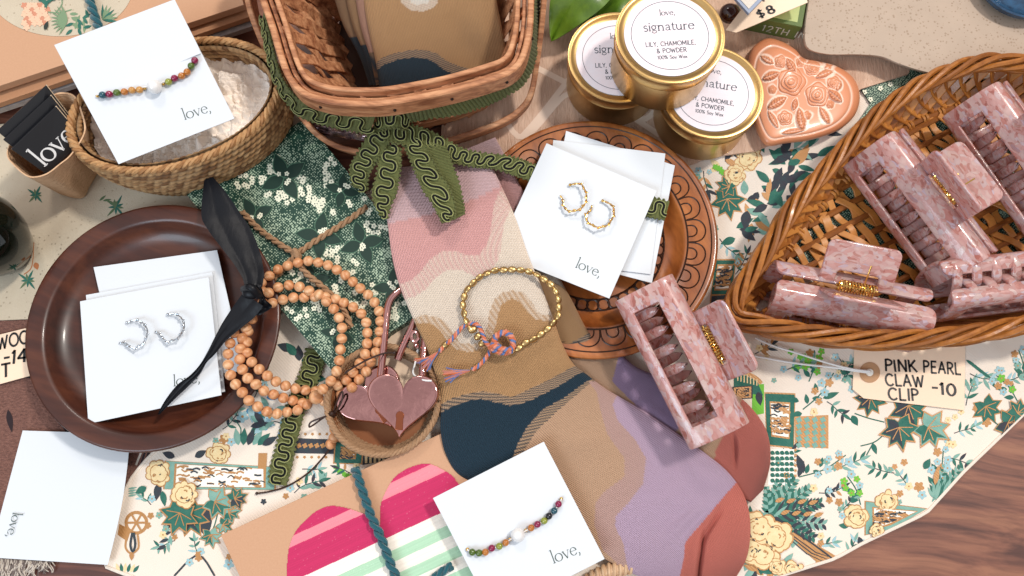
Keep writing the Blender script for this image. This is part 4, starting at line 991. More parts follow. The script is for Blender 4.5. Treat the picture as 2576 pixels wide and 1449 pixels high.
def clips():
    def wd(a, b, z=3): d = P(*b, z)-P(*a, z); return Vector((d.x, d.y, 0)).normalized()
    ex = wd((1595, 738), (1792, 1099)); eyf = Vector((0, 0, 1)).cross(ex)
    place_clip(CLIP, 1714, 905, 3.2, ex-Vector((0, 0, .10)), eyf*.93-Vector((0, 0, -.26)), CLIP['label'])
    c = copy_tree(CLIP); place_clip(c, 2120, 768, 1.9, (1, -.20, 0), (.05, .30, .95), 'pink claw clip nearest the basket tip with its spring facing up')
    c = copy_tree(CLIP); e = wd((2180, 370), (2430, 700)); f = Vector((0, 0, 1)).cross(e); place_clip(c, 2312, 520, 2.5, e, f*.55+Vector((0, 0, .83)), 'pink claw clip lying diagonally in the middle of the heart basket')
    c = copy_tree(CLIP); e = wd((2400, 250), (2620, 560)); f = Vector((0, 0, 1)).cross(e); place_clip(c, 2562, 400, 2.9, e, f*.55+Vector((0, 0, .83)), 'pink claw clip at the right edge behind the diagonal clip')
    c = copy_tree(CLIP); place_clip(c, 2535, 715, 2.5, (1, .12, .02), (0, -.12, -1), 'pink claw clip turned over with its interlocked teeth facing up')
clips()

# ------------------------------------------------------------------ terracotta heart
def terracotta():
    out = [(1880, 168), (1893, 122), (1928, 97), (1966, 104), (2000, 124), (2022, 146), (2060, 154), (2108, 168), (2148, 198), (2163, 242), (2150, 290), (2108, 328), (2040, 352), (1975, 361), (1932, 367), (1910, 345), (1890, 290), (1879, 225)]
    b = np.array(smooth_poly(out, 260)); c0 = np.array([2012, 238]); n = 260; m = 110
    Z0, H = .5, 1.0
    r = np.linspace(0, 1, m)[:, None, None]; XY = c0+(b-c0)*r; X, Y = XY[..., 0], XY[..., 1]
    edge = np.sqrt(np.clip(1-r[..., 0]**7, 0, 1)); hgt = H*(.35+.65*edge)+0*X
    groove = -.06*np.exp(-((r[..., 0]-.86)/.018)**2); hgt = hgt+groove
    rel = np.zeros_like(X)
    def rose(x, y, R, ht, k):
        dx, dy = X-x, Y-y; rr = np.hypot(dx, dy)/R; th = np.arctan2(dy, dx)
        h = 0*rr
        for q, (ri, nn, ph, am) in enumerate(((.94, 5, k, .30), (.70, 4, k+1, .26), (.47, 3, k+2.2, .24), (.24, 2, k+.5, .20))):
            e = rr/(ri*(1+.07*np.cos(nn*th+ph))); h = h+am*np.clip((1-e)*9, 0, 1)*(.55+.45*np.clip(e, 0, 1)**3)
        return ht*np.clip(1.1-.35*rr*rr, 0, 2)*h
    def leaf(x, y, a, L, W, ht):
        a = math.radians(a); u = (X-x)*math.cos(a)+(Y-y)*math.sin(a); v = -(X-x)*math.sin(a)+(Y-y)*math.cos(a); uu = u/L
        w = W*np.clip(1-uu**2, 0, 1); q = np.abs(v)/np.maximum(w, 1e-3); h = ht*np.sqrt(np.clip(1-q**2, 0, 1))*(1-.55*np.exp(-(v/1.6)**2))*(1-.25*np.abs(np.sin(u*.42+np.abs(v)*.3))); return np.where((np.abs(uu) < 1) & (q < 1), h, 0)
    for a in ((1991, 205, 38, .42, 0), (2057, 238, 33, .40, 1.3), (2043, 170, 22, .26, 2), (1964, 155, 17, .24, .6), (1975, 297, 20, .28, 2.2), (2098, 210, 20, .26, .4), (2015, 156, 14, .2, 1), (1943, 225, 12, .2, 1.2), (2030, 290, 12, .2, .7), (2088, 262, 12, .18, 2)): rel = np.maximum(rel, rose(*a))
    for a in ((1940, 190, 160, 24, 11, .24), (1990, 165, 60, 22, 11, .22), (1955, 258, 150, 28, 12, .25), (2015, 300, 80, 30, 12, .25), (2100, 240, 40, 24, 12, .24), (2075, 185, -20, 24, 9, .2), (2085, 165, -60, 20, 8, .18), (1945, 300, 60, 26, 8, .15), (2075, 290, 60, 26, 9, .15), (1995, 330, 170, 30, 7, .14), (1930, 150, 30, 20, 8, .15), (2000, 262, 100, 16, 8, .2), (2110, 215, -70, 14, 8, .2)): rel = np.maximum(rel, leaf(*a))
    hgt = hgt+rel*1.15
    bl = hgt.copy()
    for _ in range(5): bl = (bl+np.roll(bl, 1, 1)+np.roll(bl, -1, 1)+np.r_[bl[:1], bl[:-1]]+np.r_[bl[1:], bl[-1:]])/5
    near = rel.copy()
    for _ in range(3): near = np.maximum.reduce([near, np.roll(near, 1, 1), np.roll(near, -1, 1), np.r_[near[:1], near[:-1]], np.r_[near[1:], near[-1:]]])
    w = np.clip((bl-hgt)*34, 0, 1)*np.clip(near*14, 0, 1)+.6*(np.clip(near*14, 0, 1)*(rel < .01))+np.clip(-groove*12, 0, .7)
    w = np.clip(w, 0, 1)[..., None]*.85
    col = np.array(S(212, 138, 98)[:3])*(1-w)+np.array(S(246, 222, 204)[:3])*w
    W = PV(X, Y, Z0+hgt); mb = MB(); mb.grid(W, 0, True, col, None)
    side = np.stack([PV(b[:, 0], b[:, 1], Z0+z) for z in (.35, .2, 0, -.5)]); cs = np.broadcast_to(np.array(S(208, 134, 96)[:3]), side.shape); mb.grid(side, 0, True, cs)
    tag(mb.build('terracotta_heart', m_terr, angle=60), 'terracotta heart with moulded roses and white wash in the grooves', 'ornament')
terracotta()
def slab():
    pts = [(2034, -80), (2030, 0), (2022, 60), (2021, 102), (2034, 126), (2082, 138), (2150, 139), (2212, 145), (2262, 165), (2322, 183), (2400, 196), (2520, 200), (2700, 190), (2800, 60), (2760, -160), (2400, -220), (2100, -200)]
    mb = MB(); b = np.array(smooth_poly(pts, 200))
    lay = [(0.55, 5), (.62, 2), (.9, .0), (1.3, 0), (1.5, 1.6), (1.58, 5)]; c0 = b.mean(0)
    rows = []
    for z, ins in lay:
        d = c0-b; rows.append(PV(*(b+d/np.linalg.norm(d, axis=1, keepdims=True)*ins).T, z))
    W = np.stack(rows); mb.grid(W, 0, True); n = len(b); base = 5*n; mb.f.append(list(range(base, base+n))); mb.m.append(0)
    tag(mb.build('clay_tray', m_slab, angle=50), 'speckled beige clay tray with a wavy edge behind the heart basket', 'tray')
slab()
# ------------------------------------------------------------------ jewellery cards
def card(corners, zs, label, thick=.05, mat=None, text=None, upvec=None, round_last=False):
    """corners TL TR BR BL as seen, heights in cm; text = (baseline start px, baseline end px)"""
    q = [P(x, y, z) for (x, y), z in zip(corners, zs)]
    t = thing('jewellery_card', label, 'card', sum(q, Vector())/4, 'white jewellery cards')
    N = (q[1]-q[0]).cross(q[3]-q[0]).normalized()
    if N.z < 0: N = -N
    mb = MB(); mb.prism(q, thick/100, down=-N); mb.build('card_sheet', mat or m_card, t, smooth=False, bevel=.0001)
    if text:
        (x0, y0), (x1, y1) = text[:2]; word = text[2] if len(text) > 2 else 'love,'
        O = Pplane(x0, y0, q[0], N)+N*.00012; E = Pplane(x1, y1, q[0], N)+N*.00012
        ux = (E-O).normalized(); uy = N.cross(ux); sz = (E-O).length/(text_width(word)-.06)
        mb = MB(); letters(mb, word, O, ux, uy, sz, 'serif', boldness=1.15); mb.build('lettering', m_ink, t, smooth=False)
    return t, q, N
card([(1424, 329), (1698, 416), (1640, 712), (1366, 640)], [1.75]*4, 'white card with the end of its love lettering peeking out, beneath the gold earring card', text=((1538, 652), (1602, 676)))
card([(1392, 352), (1674, 386), (1637, 690), (1352, 655)], [1.85]*4, 'blank white card sandwiched between the gold earring card and the one below')
CG = card([(1375, 360), (1652, 480), (1533, 751), (1247, 637)], [2.35]*4, 'white card with gold leaf hoop earrings on the carved plate', text=((1446, 672), (1506, 697)))
card([(235, 672), (546, 629), (614, 932), (304, 973)], [1.2]*4, 'blank white card lowest on the dark walnut plate')
card([(216, 742), (534, 684), (566, 985), (240, 1050)], [1.36, 1.36, 1.3, 1.3], 'white card sandwiched directly under the silver earring card')
CS = card([(201, 758), (525, 697), (557, 994), (222, 1066)], [1.65]*4, 'white card with silver leaf hoop earrings on the dark walnut plate', text=((436, 972), (502, 962)))
CB1 = card([(136, 113), (439, -2), (590, 298), (298, 413)], [6.6, 6.6, 5.0, 5.0], 'white card with a bead and pearl bracelet leaning on the seagrass basket', text=((464, 302), (530, 281)))
def slit(C, tri, lift):
    q, N_ = C[1][0], C[2]; a = [Pplane(x, y, q, N_) for x, y in tri]; a = [a[0]+N_*.0001, a[1]+N_*lift, a[2]+N_*.0002]
    mb = MB(); mb.prism(a, .0003, down=-N_); mb.build('cut_flap', m_card, C[0], smooth=False)
slit(CB1, [(452, 156), (507, 136), (498, 118)], .0012)
CB2 = card([(1089, 1253), (1368, 1111), (1521, 1406), (1242, 1548)], [2.1, 2.1, 1.9, 1.9], 'white card with a bead and pearl bracelet lying on the heart greeting card', text=((1392, 1418), (1459, 1391)))
def blank_card():
    t = thing('jewellery_card', 'blank white love card lying alone at lower left beside the dark plate', 'card', P(160, 1250, .2), 'white jewellery cards')
    nu, nv = 14, 30; W = np.zeros((nv, nu, 3)); Wb = W.copy()
    for i in range(nv):
        v = i/(nv-1); L = np.array([57+(-28-57)*v, 1083+(1402-1083)*v]); R = np.array([328+(271-328)*v+10*math.sin(math.pi*v)*.9, 1092+(1421-1092)*v])
        for j in range(nu):
            u = j/(nu-1); p = L+(R-L)*u; z = .16+.42*(u**2)*math.sin(math.pi*(v*.7+.15))
            W[i, j] = PV(p[0], p[1], z); Wb[i, j] = PV(p[0], p[1], z-.05)
    mb = MB(); mb.grid(W[:, ::-1]); mb.grid(Wb); mb.build('card_sheet', m_card, t)
    O = P(33, 1288, .24); E = P(16, 1348, .24); ux = (E-O).normalized(); uy = Vector((0, 0, 1)).cross(ux)
    mb = MB(); letters(mb, 'love,', O, ux, uy, (E-O).length/(text_width('love,')-.06), 'serif', boldness=1.15); mb.build('lettering', m_ink, t, smooth=False)
blank_card()

def earring(pts, zc, label, mat, name_group):
    p0 = P(*pts[len(pts)//2], zc); t = thing('hoop_earring', label, 'earring', (p0.x, p0.y, zc/100), name_group)
    n = len(pts); path = np.array([tuple(P(x, y, zc+.12+.30*math.sin(math.pi*(i/(n-1))))) for i, (x, y) in enumerate(pts)]); path = crom(path, 60)
    mb = MB(); mb.twist(path, .00036, .00028, 2, .006, False, 0, 6, .0009); mb.sphere(path[0], .0009, 8, 6); mb.build('hoop', mat, t)
    ev = even(path, n=15); mb = None
    for i in range(2, 15):
        tg = Vector(ev[min(i+1, 14)]-ev[max(i-1, 0)]).normalized(); sd = tg.cross(Vector((0, 0, 1))).normalized()*(1 if i % 2 else -1)
        d = (tg*.85+sd*.5+Vector((0, 0, .1))).normalized(); x = d; y = Vector((0, 0, 1)).cross(x).normalized(); zz = x.cross(y)
        mb = MB(); mb.sphere(Vector(ev[i])+d*.0010, .0011, 8, 6, 0, (1.0, .5, .3), Matrix((x, y, zz)).transposed()); mb.build('leaf', mat, t)
earring([(1434, 465), (1452, 462), (1464, 466), (1474, 486), (1474, 506), (1464, 522), (1448, 530), (1428, 530), (1418, 518), (1414, 498)], 2.38, 'gold leaf hoop earring, the upper one on the white card', m_gold2, 'gold leaf earrings')
earring([(1516, 505), (1536, 514), (1545, 530), (1540, 550), (1528, 566), (1508, 572), (1488, 566), (1476, 554), (1474, 542), (1488, 524)], 2.38, 'gold leaf hoop earring, the lower one on the white card', m_gold2, 'gold leaf earrings')
earring([(320, 811), (343, 806), (362, 816), (370, 833), (367, 853), (353, 870), (333, 876), (320, 866), (307, 861)], 1.68, 'silver leaf hoop earring farther from the black ribbon', m_silver, 'silver leaf earrings')
earring([(422, 791), (440, 790), (455, 800), (463, 816), (458, 836), (443, 853), (420, 860), (407, 846), (397, 835)], 1.68, 'silver leaf hoop earring nearer the black ribbon', m_silver, 'silver leaf earrings')

# ------------------------------------------------------------------ gem bead bracelets
def gem(name, c): return M(name, c, .12, coat=.5, trans=.25, var=(260, .35, tuple(min(1, v*1.9) for v in c[:3])+(1,)))
GEM = {'t': gem('teal_bead', S(30, 84, 100)), 'm': gem('magenta_bead', S(142, 26, 72)), 'g': gem('green_bead', S(84, 110, 40)), 'a': gem('amber_bead', S(196, 120, 48)), 'y': gem('honey_bead', S(214, 152, 80)), 'l': gem('lime_bead', S(150, 158, 62)), 'k': gem('black_bead', S(22, 22, 30)), 'o': m_gold2,
       'p': M('pearl', S(238, 236, 234), .22, coat=.4, spec=.6, var=(120, .4, S(214, 216, 220)))}
def bracelet(seq, O, N, rb, label):
    p = Pplane(seq[0][0], seq[0][1], O, N); t = thing('bead_bracelet', label, 'bracelet', p, 'gem bead bracelets'); path = []
    for x, y, c in seq:
        r = rb*{'o': .5, 'p': 2.0}.get(c, 1); q = Pplane(x, y, O, N); q = q+N*r*.98; path.append(tuple(Pplane(x, y, O, N)+N*rb)); q = Pplane(x, y, q, N)
        mb = MB(); mb.sphere(q, r, 20, 14); mb.build({'p': 'pearl', 'o': 'gold_spacer'}.get(c, 'bead'), GEM[c], t)
    mb = MB(); mb.tube(path, .0004, 6); mb.build('thread', m_white_cord, t)
bracelet([(245, 241, 'o'), (258, 239, 't'), (275, 237, 'm'), (294, 233, 'g'), (313, 231, 'a'), (332, 227, 'y'), (351, 226, 'y'), (364, 222, 'o'), (389, 218, 'p'), (411, 211, 'o'), (424, 206, 'l'), (439, 197, 'm'), (457, 191, 'a'), (471, 181, 'a'), (481, 166, 'g'), (490, 152, 'm')], CB1[1][0], CB1[2], .0019, 'gem bead bracelet with a pearl on the card by the seagrass basket')
bracelet([(1176, 1382, 'o'), (1188, 1389, 'g'), (1205, 1391, 'g'), (1221, 1389, 'a'), (1237, 1379, 'm'), (1256, 1374, 'l'), (1272, 1365, 'a'), (1283, 1357, 'o'), (1303, 1346, 'p'), (1323, 1334, 'o'), (1336, 1328, 'a'), (1352, 1319, 'm'), (1369, 1310, 'l'), (1381, 1298, 'k'), (1394, 1285, 't'), (1405, 1268, 'm'), (1412, 1255, 'o')], CB2[1][0], CB2[2], .0018, 'gem bead bracelet with a pearl and a black bead on the lower card')

# ------------------------------------------------------------------ green lace notebook with twine
def notebook():
    c4 = [(470, 490), (765, 299), (1128, 742), (834, 931)]; z = 1.45
    q = [P(x, y, z) for x, y in c4]; t = thing('lace_print_box', 'slim box covered in dark green and ivory flower print, tied with jute', 'box', sum(q, Vector())/4)
    mb = MB(); mb.prism(q, .0125); p = Print(mb, z); rnd = random.Random(11)
    A, B, D = np.array(c4[0]), np.array(c4[1]), np.array(c4[3])
    def uv(u, v): return A+(B-A)*u+(D-A)*v
    def safe(pt, m=9):
        M2 = np.array([B-A, D-A]).T; s_ = np.linalg.solve(M2, np.array(pt)-A); return .03 < s_[0] < .97 and .02 < s_[1] < .98
    for k in range(15):
        u, v = rnd.random(), rnd.random(); a = rnd.random()*6.28
        for i in range(11):
            a += rnd.uniform(-.5, .5); pt = uv(u, v)+np.array([math.cos(a), math.sin(a)])*13*i
            for j in range(2):
                w = pt+np.array([rnd.uniform(-11, 11), rnd.uniform(-11, 11)])
                if safe(w): p.flower(w[0], w[1], 7.4, 1, 2, 1+(j+i) % 2*2, 5, rnd.random()*6)
    for u, v, sc in ((.62, .17, 1.0), (.28, .24, .8), (.55, .47, .95), (.75, .60, .9), (.30, .62, .8), (.72, .84, .8), (.20, .88, .7), (.88, .36, .7)):
        c = uv(u, v); a0 = rnd.random()*360
        for k in range(4):
            a = a0+k*95; lf = (c[0], c[1], a, 62*sc, 34*sc)
            tip = (c[0]+62*sc*math.cos(math.radians(a)), c[1]+62*sc*math.sin(math.radians(a)))
            if safe(tip): p.leaf(c[0], c[1], a, 66*sc, 37*sc, 3, 5); p.leaf(c[0]+2*math.cos(math.radians(a)), c[1]+2*math.sin(math.radians(a)), a, 61*sc, 32*sc, 2, 6)
        for k in range(6):
            w = c+np.array([rnd.uniform(-16, 16), rnd.uniform(-16, 16)])
            if safe(w) and k < 4: p.flower(w[0], w[1], 6.4, 1, 2, 7, 5, rnd.random()*6)
    mb.build('printed_cover', [m_lace, m_lacefl, m_lacedk, M('lace_outline', S(70, 108, 86), .6)], t, smooth=False)
    mb = MB(); zc = z+.16
    def tw(pts, zz): mb.twist(crom([tuple(P(x, y, zq)) for (x, y), zq in zip(pts, zz)], 40), .0010, .0010, 2, .009, False, 0, 6, .0011)
    tw([(608, 532), (650, 575), (700, 612), (745, 640)], [zc]*4); tw([(745, 640), (800, 602), (870, 558), (922, 520), (948, 502)], [zc]*4)
    tw([(745, 640), (700, 690), (660, 722), (640, 735)], [zc]*4); tw([(748, 660), (775, 692), (812, 722), (845, 755), (870, 790), (882, 823)], [zc+.15]*6)
    for a in range(5): mb.tube(crom([P(735, 636, zc), P(742+a*2, 628+a*5, zc+.25), P(756, 645, zc)], 10), .0011, 6)
    tag(mb.build('jute_twine', m_jute), 'jute twine crossed and knotted over the green print box', 'twine')
notebook()

# ------------------------------------------------------------------ socks
def sheet(rows, nu, nv, prof=4.0, h=.25, thick=.2, wr=None):
    """knit tube laid flat: rows of (Lx, Ly, Rx, Ry, z)"""
    R = crom(rows, nv); u = np.linspace(0, 1, nu)[None]; X = R[:, 0:1]*(1-u)+R[:, 2:3]*u; Y = R[:, 1:2]*(1-u)+R[:, 3:4]*u
    roll = np.clip(1-np.abs(2*u-1)**prof, 0, 1)**.5; Z = R[:, 4:5]+h*(roll-1)+0*X
    if wr is not None: Z = Z+wr(X, Y)*roll
    return X, Y, Z
def paint(X, Y, base, layers):
    c = np.zeros(X.shape+(3,)); c[:] = np.array(base[:3])
    for poly, col, stripe in layers:
        k = inpoly(X, Y, poly)
        if stripe is not None:
            s_ = np.sin((Y*.94+X*.33)*1.35)*.5+.5; cc = np.array(col[:3])*(1-s_[..., None])+np.array(stripe[:3])*s_[..., None]; c[k] = cc[k]
        else: c[k] = np.array(col[:3])
    return c
m_knit = M('sock_knit', (1, 1, 1, 1), .85, attr=True, sheen=.06, var=(1400, .12, (.62, .58, .56, 1), 'MULTIPLY'), uvbump=(84, 300, .0005))
TAN = S(196, 150, 102); PINK = S(232, 172, 168); CREAM = S(246, 228, 208); NAVY = S(8, 46, 64); LILAC = S(194, 166, 190); ROSE = S(204, 164, 132); RED = S(208, 114, 100); CUFF = S(228, 190, 192); MAUVE = S(198, 160, 150)
def mixc(a, b, k=.5): return tuple(a[i]*(1-k)+b[i]*k for i in range(3))+(1,)
def knit(t, name, X, Y, Z, col, thick=.22, mat=None):
    W = PV(X, Y, Z); Wb = PV(X, Y, Z-thick); nv, nu = X.shape
    uv = np.stack(np.meshgrid(np.linspace(0, 1, nu), np.linspace(0, 1, nv)), -1)
    mb = MB(); mb.grid(W[:, ::-1], 0, False, col[:, ::-1], uv[:, ::-1]); mb.grid(Wb, 0, False, col, uv)
    # closing rims
    for a, b_, c in ((W[0], Wb[0], col[0]), (Wb[-1], W[-1], col[-1]), (Wb[:, 0], W[:, 0], col[:, 0]), (W[:, -1], Wb[:, -1], col[:, -1])):
        mb.grid(np.stack([a, b_])[:, ::-1], 0, False, np.stack([c, c])[:, ::-1], np.zeros(np.stack([c, c]).shape[:2]+(2,)))
    return mb.build(name, mat or m_knit, t, angle=75)
def wrinkles(ls):
    def f(X, Y):
        z = 0*X
        for x0, y0, x1, y1, w, a in ls:
            d = np.array([x1-x0, y1-y0], float); l = np.hypot(*d); d /= l
            s_ = (X-x0)*d[0]+(Y-y0)*d[1]; v = -(X-x0)*d[1]+(Y-y0)*d[0]+4*np.sin(s_/l*5)
            z = z+a*np.exp(-(v/w)**2)*np.clip(np.sin(np.clip(s_/l, 0, 1)*math.pi), 0, 1)
        return z
    return f
def socks():
    # back sock
    rows = [(1148, 385, 1246, 345, 1.7), (1205, 480, 1325, 500, 1.75), (1265, 600, 1400, 680, 1.8), (1325, 700, 1440, 758, 1.9), (1365, 790, 1476, 828, 1.8), (1400, 880, 1497, 846, 1.55), (1450, 930, 1545, 872, 1.3), (1500, 985, 1604, 925, 1.1), (1600, 1040, 1702, 955, .95), (1700, 1100, 1800, 970, .9), (1790, 1170, 1872, 1008, .85), (1840, 1230, 1927, 1080, .8), (1870, 1254, 1938, 1160, .75), (1888, 1264, 1920, 1232, .6)]
    t = thing('sock', 'folded sock with rust toe, tucked behind and right of the front sock', 'sock', P(1450, 800, .5), 'patterned socks in front of the splint basket')
    X, Y, Z = sheet(rows, 60, 210, 4, .35, wr=wrinkles([(1400, 760, 1480, 830, 7, .08), (1600, 1000, 1720, 1090, 12, .1), (1838, 1075, 1855, 1190, 6, -.35), (1450, 720, 1380, 800, 6, .07)]))
    st = mixc(CREAM, TAN)
    col = paint(X, Y, ROSE, [([(1100, 300), (1500, 300), (1500, 440), (1250, 470), (1100, 520)], CUFF, None), ([(1180, 430), (1400, 400), (1450, 560), (1300, 620), (1200, 560)], PINK, None), ([(1250, 560), (1500, 500), (1470, 720), (1420, 735), (1380, 705), (1330, 690)], CREAM, st),
                            ([(1330, 672), (1400, 715), (1440, 735), (1520, 700), (1560, 800), (1510, 850), (1430, 880), (1330, 920)], TAN, None), ([(1405, 880), (1500, 828), (1512, 848), (1425, 915)], NAVY, mixc(TAN, CREAM, .3)),
                            ([(1560, 880), (1600, 870), (1660, 940), (1720, 1040), (1690, 1120), (1640, 1060), (1590, 1010), (1540, 960)], S(170, 142, 178), None), ([(1795, 1170), (1802, 1130), (1830, 1070), (1868, 1000), (2000, 990), (2000, 1300), (1780, 1300)], RED, None)])
    knit(t, 'knit_tube', X, Y, Z, col)
    # front sock
    rows = [(948, 425, 1230, 402, 2.5), (972, 545, 1290, 530, 2.75), (985, 640, 1330, 645, 2.85), (1005, 720, 1362, 720, 2.8), (1040, 805, 1390, 795, 2.65), (1075, 880, 1415, 865, 2.4), (1098, 955, 1442, 914, 2.1), (1108, 1020, 1480, 945, 1.8), (1108, 1085, 1525, 978, 1.6), (1122, 1145, 1580, 1010, 1.5), (1160, 1198, 1640, 1046, 1.4), (1250, 1235, 1702, 1088, 1.35), (1340, 1285, 1772, 1138, 1.3), (1430, 1345, 1832, 1188, 1.25), (1520, 1405, 1873, 1248, 1.2), (1600, 1447, 1888, 1320, 1.15), (1680, 1478, 1880, 1398, 1.05), (1738, 1490, 1852, 1452, .9)]
    t = thing('sock', 'wavy striped sock with pink cuff, navy heel and red toe in front', 'sock', P(1300, 900, .8), 'patterned socks in front of the splint basket')
    X, Y, Z = sheet(rows, 150, 330, 5, .45, wr=wrinkles([(1757, 1540, 1768, 1310, 5, -.55), (1762, 1385, 1815, 1270, 6, -.4), (1738, 1520, 1750, 1330, 14, .2), (1790, 1500, 1800, 1300, 22, .15), (1700, 1400, 1880, 1180, 3.5, .10), (1590, 1340, 1720, 1200, 18, .10), (1640, 1370, 1750, 1250, 11, -.10), (1672, 1372, 1790, 1240, 11, .12), (1700, 1372, 1800, 1262, 8, -.08), (1400, 1140, 1520, 1090, 26, .10), (1230, 1190, 1330, 1090, 16, .12), (1300, 1020, 1440, 950, 14, .1), (1390, 800, 1330, 880, 12, .05)]))
    p_st = [(1014, 713), (1037, 703), (1061, 680), (1081, 653), (1111, 633), (1144, 630), (1177, 643), (1204, 643), (1224, 616), (1234, 583), (1237, 550), (1244, 510), (1257, 483), (1270, 465)]
    p_cr = [(1017, 753), (1044, 746), (1074, 726), (1094, 700), (1124, 680), (1164, 680), (1194, 696), (1227, 686), (1251, 660), (1261, 626), (1267, 566), (1288, 516), (1300, 480)]
    c_st = [(1030, 805), (1061, 793), (1097, 795), (1124, 813), (1141, 840), (1157, 863), (1191, 866), (1217, 850), (1227, 816), (1231, 783), (1244, 753), (1267, 733), (1290, 731), (1315, 735), (1335, 756), (1351, 783), (1365, 793), (1392, 790)]
    c_tn = [(1034, 818), (1061, 811), (1091, 816), (1111, 836), (1127, 860), (1151, 880), (1184, 886), (1217, 873), (1241, 843), (1251, 800), (1261, 766), (1288, 750), (1308, 760), (1325, 783), (1348, 803), (1378, 808), (1400, 803)]
    n_st = [(1095, 1026), (1130, 1005), (1157, 996), (1211, 984), (1250, 990), (1288, 999), (1331, 979), (1388, 952), (1441, 922), (1480, 915)]
    n_top = [(1095, 1045), (1150, 1017), (1210, 1003), (1288, 1022), (1340, 1005), (1400, 975), (1455, 940), (1490, 925)]
    n_bot = [(1500, 948), (1475, 960), (1420, 1000), (1365, 1030), (1325, 1075), (1300, 1120), (1285, 1165), (1260, 1215), (1240, 1260)]
    n_b2 = [(1510, 955), (1480, 968), (1440, 1002), (1390, 1045), (1345, 1090), (1318, 1135), (1305, 1170), (1290, 1230), (1280, 1260)]
    low = [(1500, 1600), (900, 1600)]
    def below(line): return [(900, line[0][1])]+line+[(line[-1][0]+400, line[-1][1])]+[(2200, 1700), (900, 1700)]
    ma = [(1480, 960), (1501, 986), (1511, 1033), (1528, 1093), (1571, 1153), (1571, 1199), (1521, 1236), (1498, 1266), (1495, 1316), (1515, 1383), (1548, 1413), (1580, 1480), (2200, 1600), (2200, 900)]
    li = [(1556, 985), (1541, 1019), (1555, 1059), (1598, 1106), (1625, 1153), (1618, 1216), (1581, 1266), (1548, 1299), (1548, 1326), (1568, 1366), (1575, 1409), (1590, 1480), (2200, 1600), (2200, 900)]
    rd = [(1900, 1190), (1855, 1211), (1821, 1249), (1765, 1316), (1735, 1350), (1723, 1366), (1721, 1399), (1708, 1460), (1700, 1600), (2300, 1600), (2300, 1100)]
    heel = [(900, 1030)]+n_top+n_bot+[(1100, 1300), (900, 1300)]
    heel2 = [(900, 1026)]+n_st+n_b2+[(1100, 1300), (900, 1300)]
    col = paint(X, Y, PINK, [([(850, 300), (1300, 300), (1300, 440), (1270, 463), (1200, 498), (1080, 540), (960, 566), (850, 580)], CUFF, None), (below(p_st), mixc(PINK, CREAM, .3), mixc(PINK, CREAM, .7)), ([(1014, 713)][:0]+below(p_cr), CREAM, None),
                             (below(c_st), mixc(CREAM, TAN, .3), mixc(CREAM, TAN, .8)), (below(c_tn), TAN, None), (below(n_st)[:0]+[(900, 1500), (900, 1050)]+n_bot[::-1]+[(1500, 930), (2200, 900), (2200, 1700), (900, 1700)], ROSE, None), (heel2, mixc(TAN, CREAM, .2), NAVY), (heel, NAVY, None), (ma, MAUVE, None), (li, LILAC, None), (rd, RED, None)])
    k = inpoly(X, Y, [(1270, 600), (1300, 470), (1360, 600), (1380, 700)])
    knit(t, 'knit_tube', X, Y, Z, col)
    # socks folded inside the splint basket
    t = thing('sock', 'tan sock with navy arc folded upright inside the splint basket', 'sock', P(1080, 100, 2), 'socks inside the splint basket')
    rows = [(900, -160, 1230, -160, 6.2), (908, -60, 1240, -60, 6.0), (917, 20, 1251, 10, 5.7), (930, 90, 1263, 70, 5.2), (944, 150, 1272, 118, 4.6), (952, 200, 1280, 170, 3.9), (960, 250, 1285, 230, 3.0)]
    X, Y, Z = sheet(rows, 110, 150, 5, .5, wr=wrinkles([(1120, 30, 1200, 180, 26, -.18), (1190, 20, 1240, 140, 20, .12)]))
    s_arc = [(930, 172), (958, 148), (975, 140), (1010, 130), (1040, 125), (1075, 127), (1100, 135), (1122, 152), (1150, 165), (1190, 175)]; arc2 = [(930, 190), (965, 163), (1000, 150), (1040, 144), (1075, 148), (1098, 160), (1115, 175), (1150, 190)]
    hp = [(1000, -30), (1008, 6), (1022, 16), (1036, 27), (1062, 29), (1086, 22), (1100, 10), (1106, -30)]
    dn = lambda l: [(800, l[0][1])]+l+[(1500, l[-1][1]+5), (1500, 500), (800, 500)]
    col = paint(X, Y, TAN, [(hp, mixc(CREAM, TAN, .5), CREAM), ([(1026, -30), (1032, 6), (1050, 12), (1078, 8), (1084, -30)], S(250, 240, 226), None), (dn(s_arc), NAVY, mixc(TAN, CREAM, .2)), (dn(arc2), NAVY, None)])
    knit(t, 'knit_tube', X, Y, Z, col, .5)
    for k, (dx, dz, c_, lb) in enumerate(((-14, -.15, mixc(PINK, TAN, .6), 'pinkish folded sock edge, first under the tan sock in the splint basket'), (-34, -.45, mixc(TAN, NAVY, .15), 'tan folded sock edge, second under the tan sock in the splint basket'), (-58, -.8, mixc(TAN, NAVY, .35), 'darker folded sock deepest under the tan sock in the splint basket'))):
        tt = thing('sock', lb, 'sock', P(920, 60, 2), 'socks inside the splint basket')
        rr = [(900+dx*1.5, -160, 960, -160, 6.0+dz), (908+dx*1.3, -40, 965, -40, 5.7+dz), (920+dx, 60, 975, 50, 5.1+dz), (938+dx*.6, 140, 985, 130, 4.4+dz), (952+dx*.4, 215, 1000, 200, 3.3+dz)]
        X, Y, Z = sheet(rr, 24, 80, 4, .3); col = paint(X, Y, c_, [([(700, 150+k*-22), (1100, 120+k*-22), (1100, 400), (700, 400)], NAVY, mixc(TAN, NAVY, .4) if k == 0 else None)])
        knit(tt, 'knit_tube', X, Y, Z, col, .3)
socks()

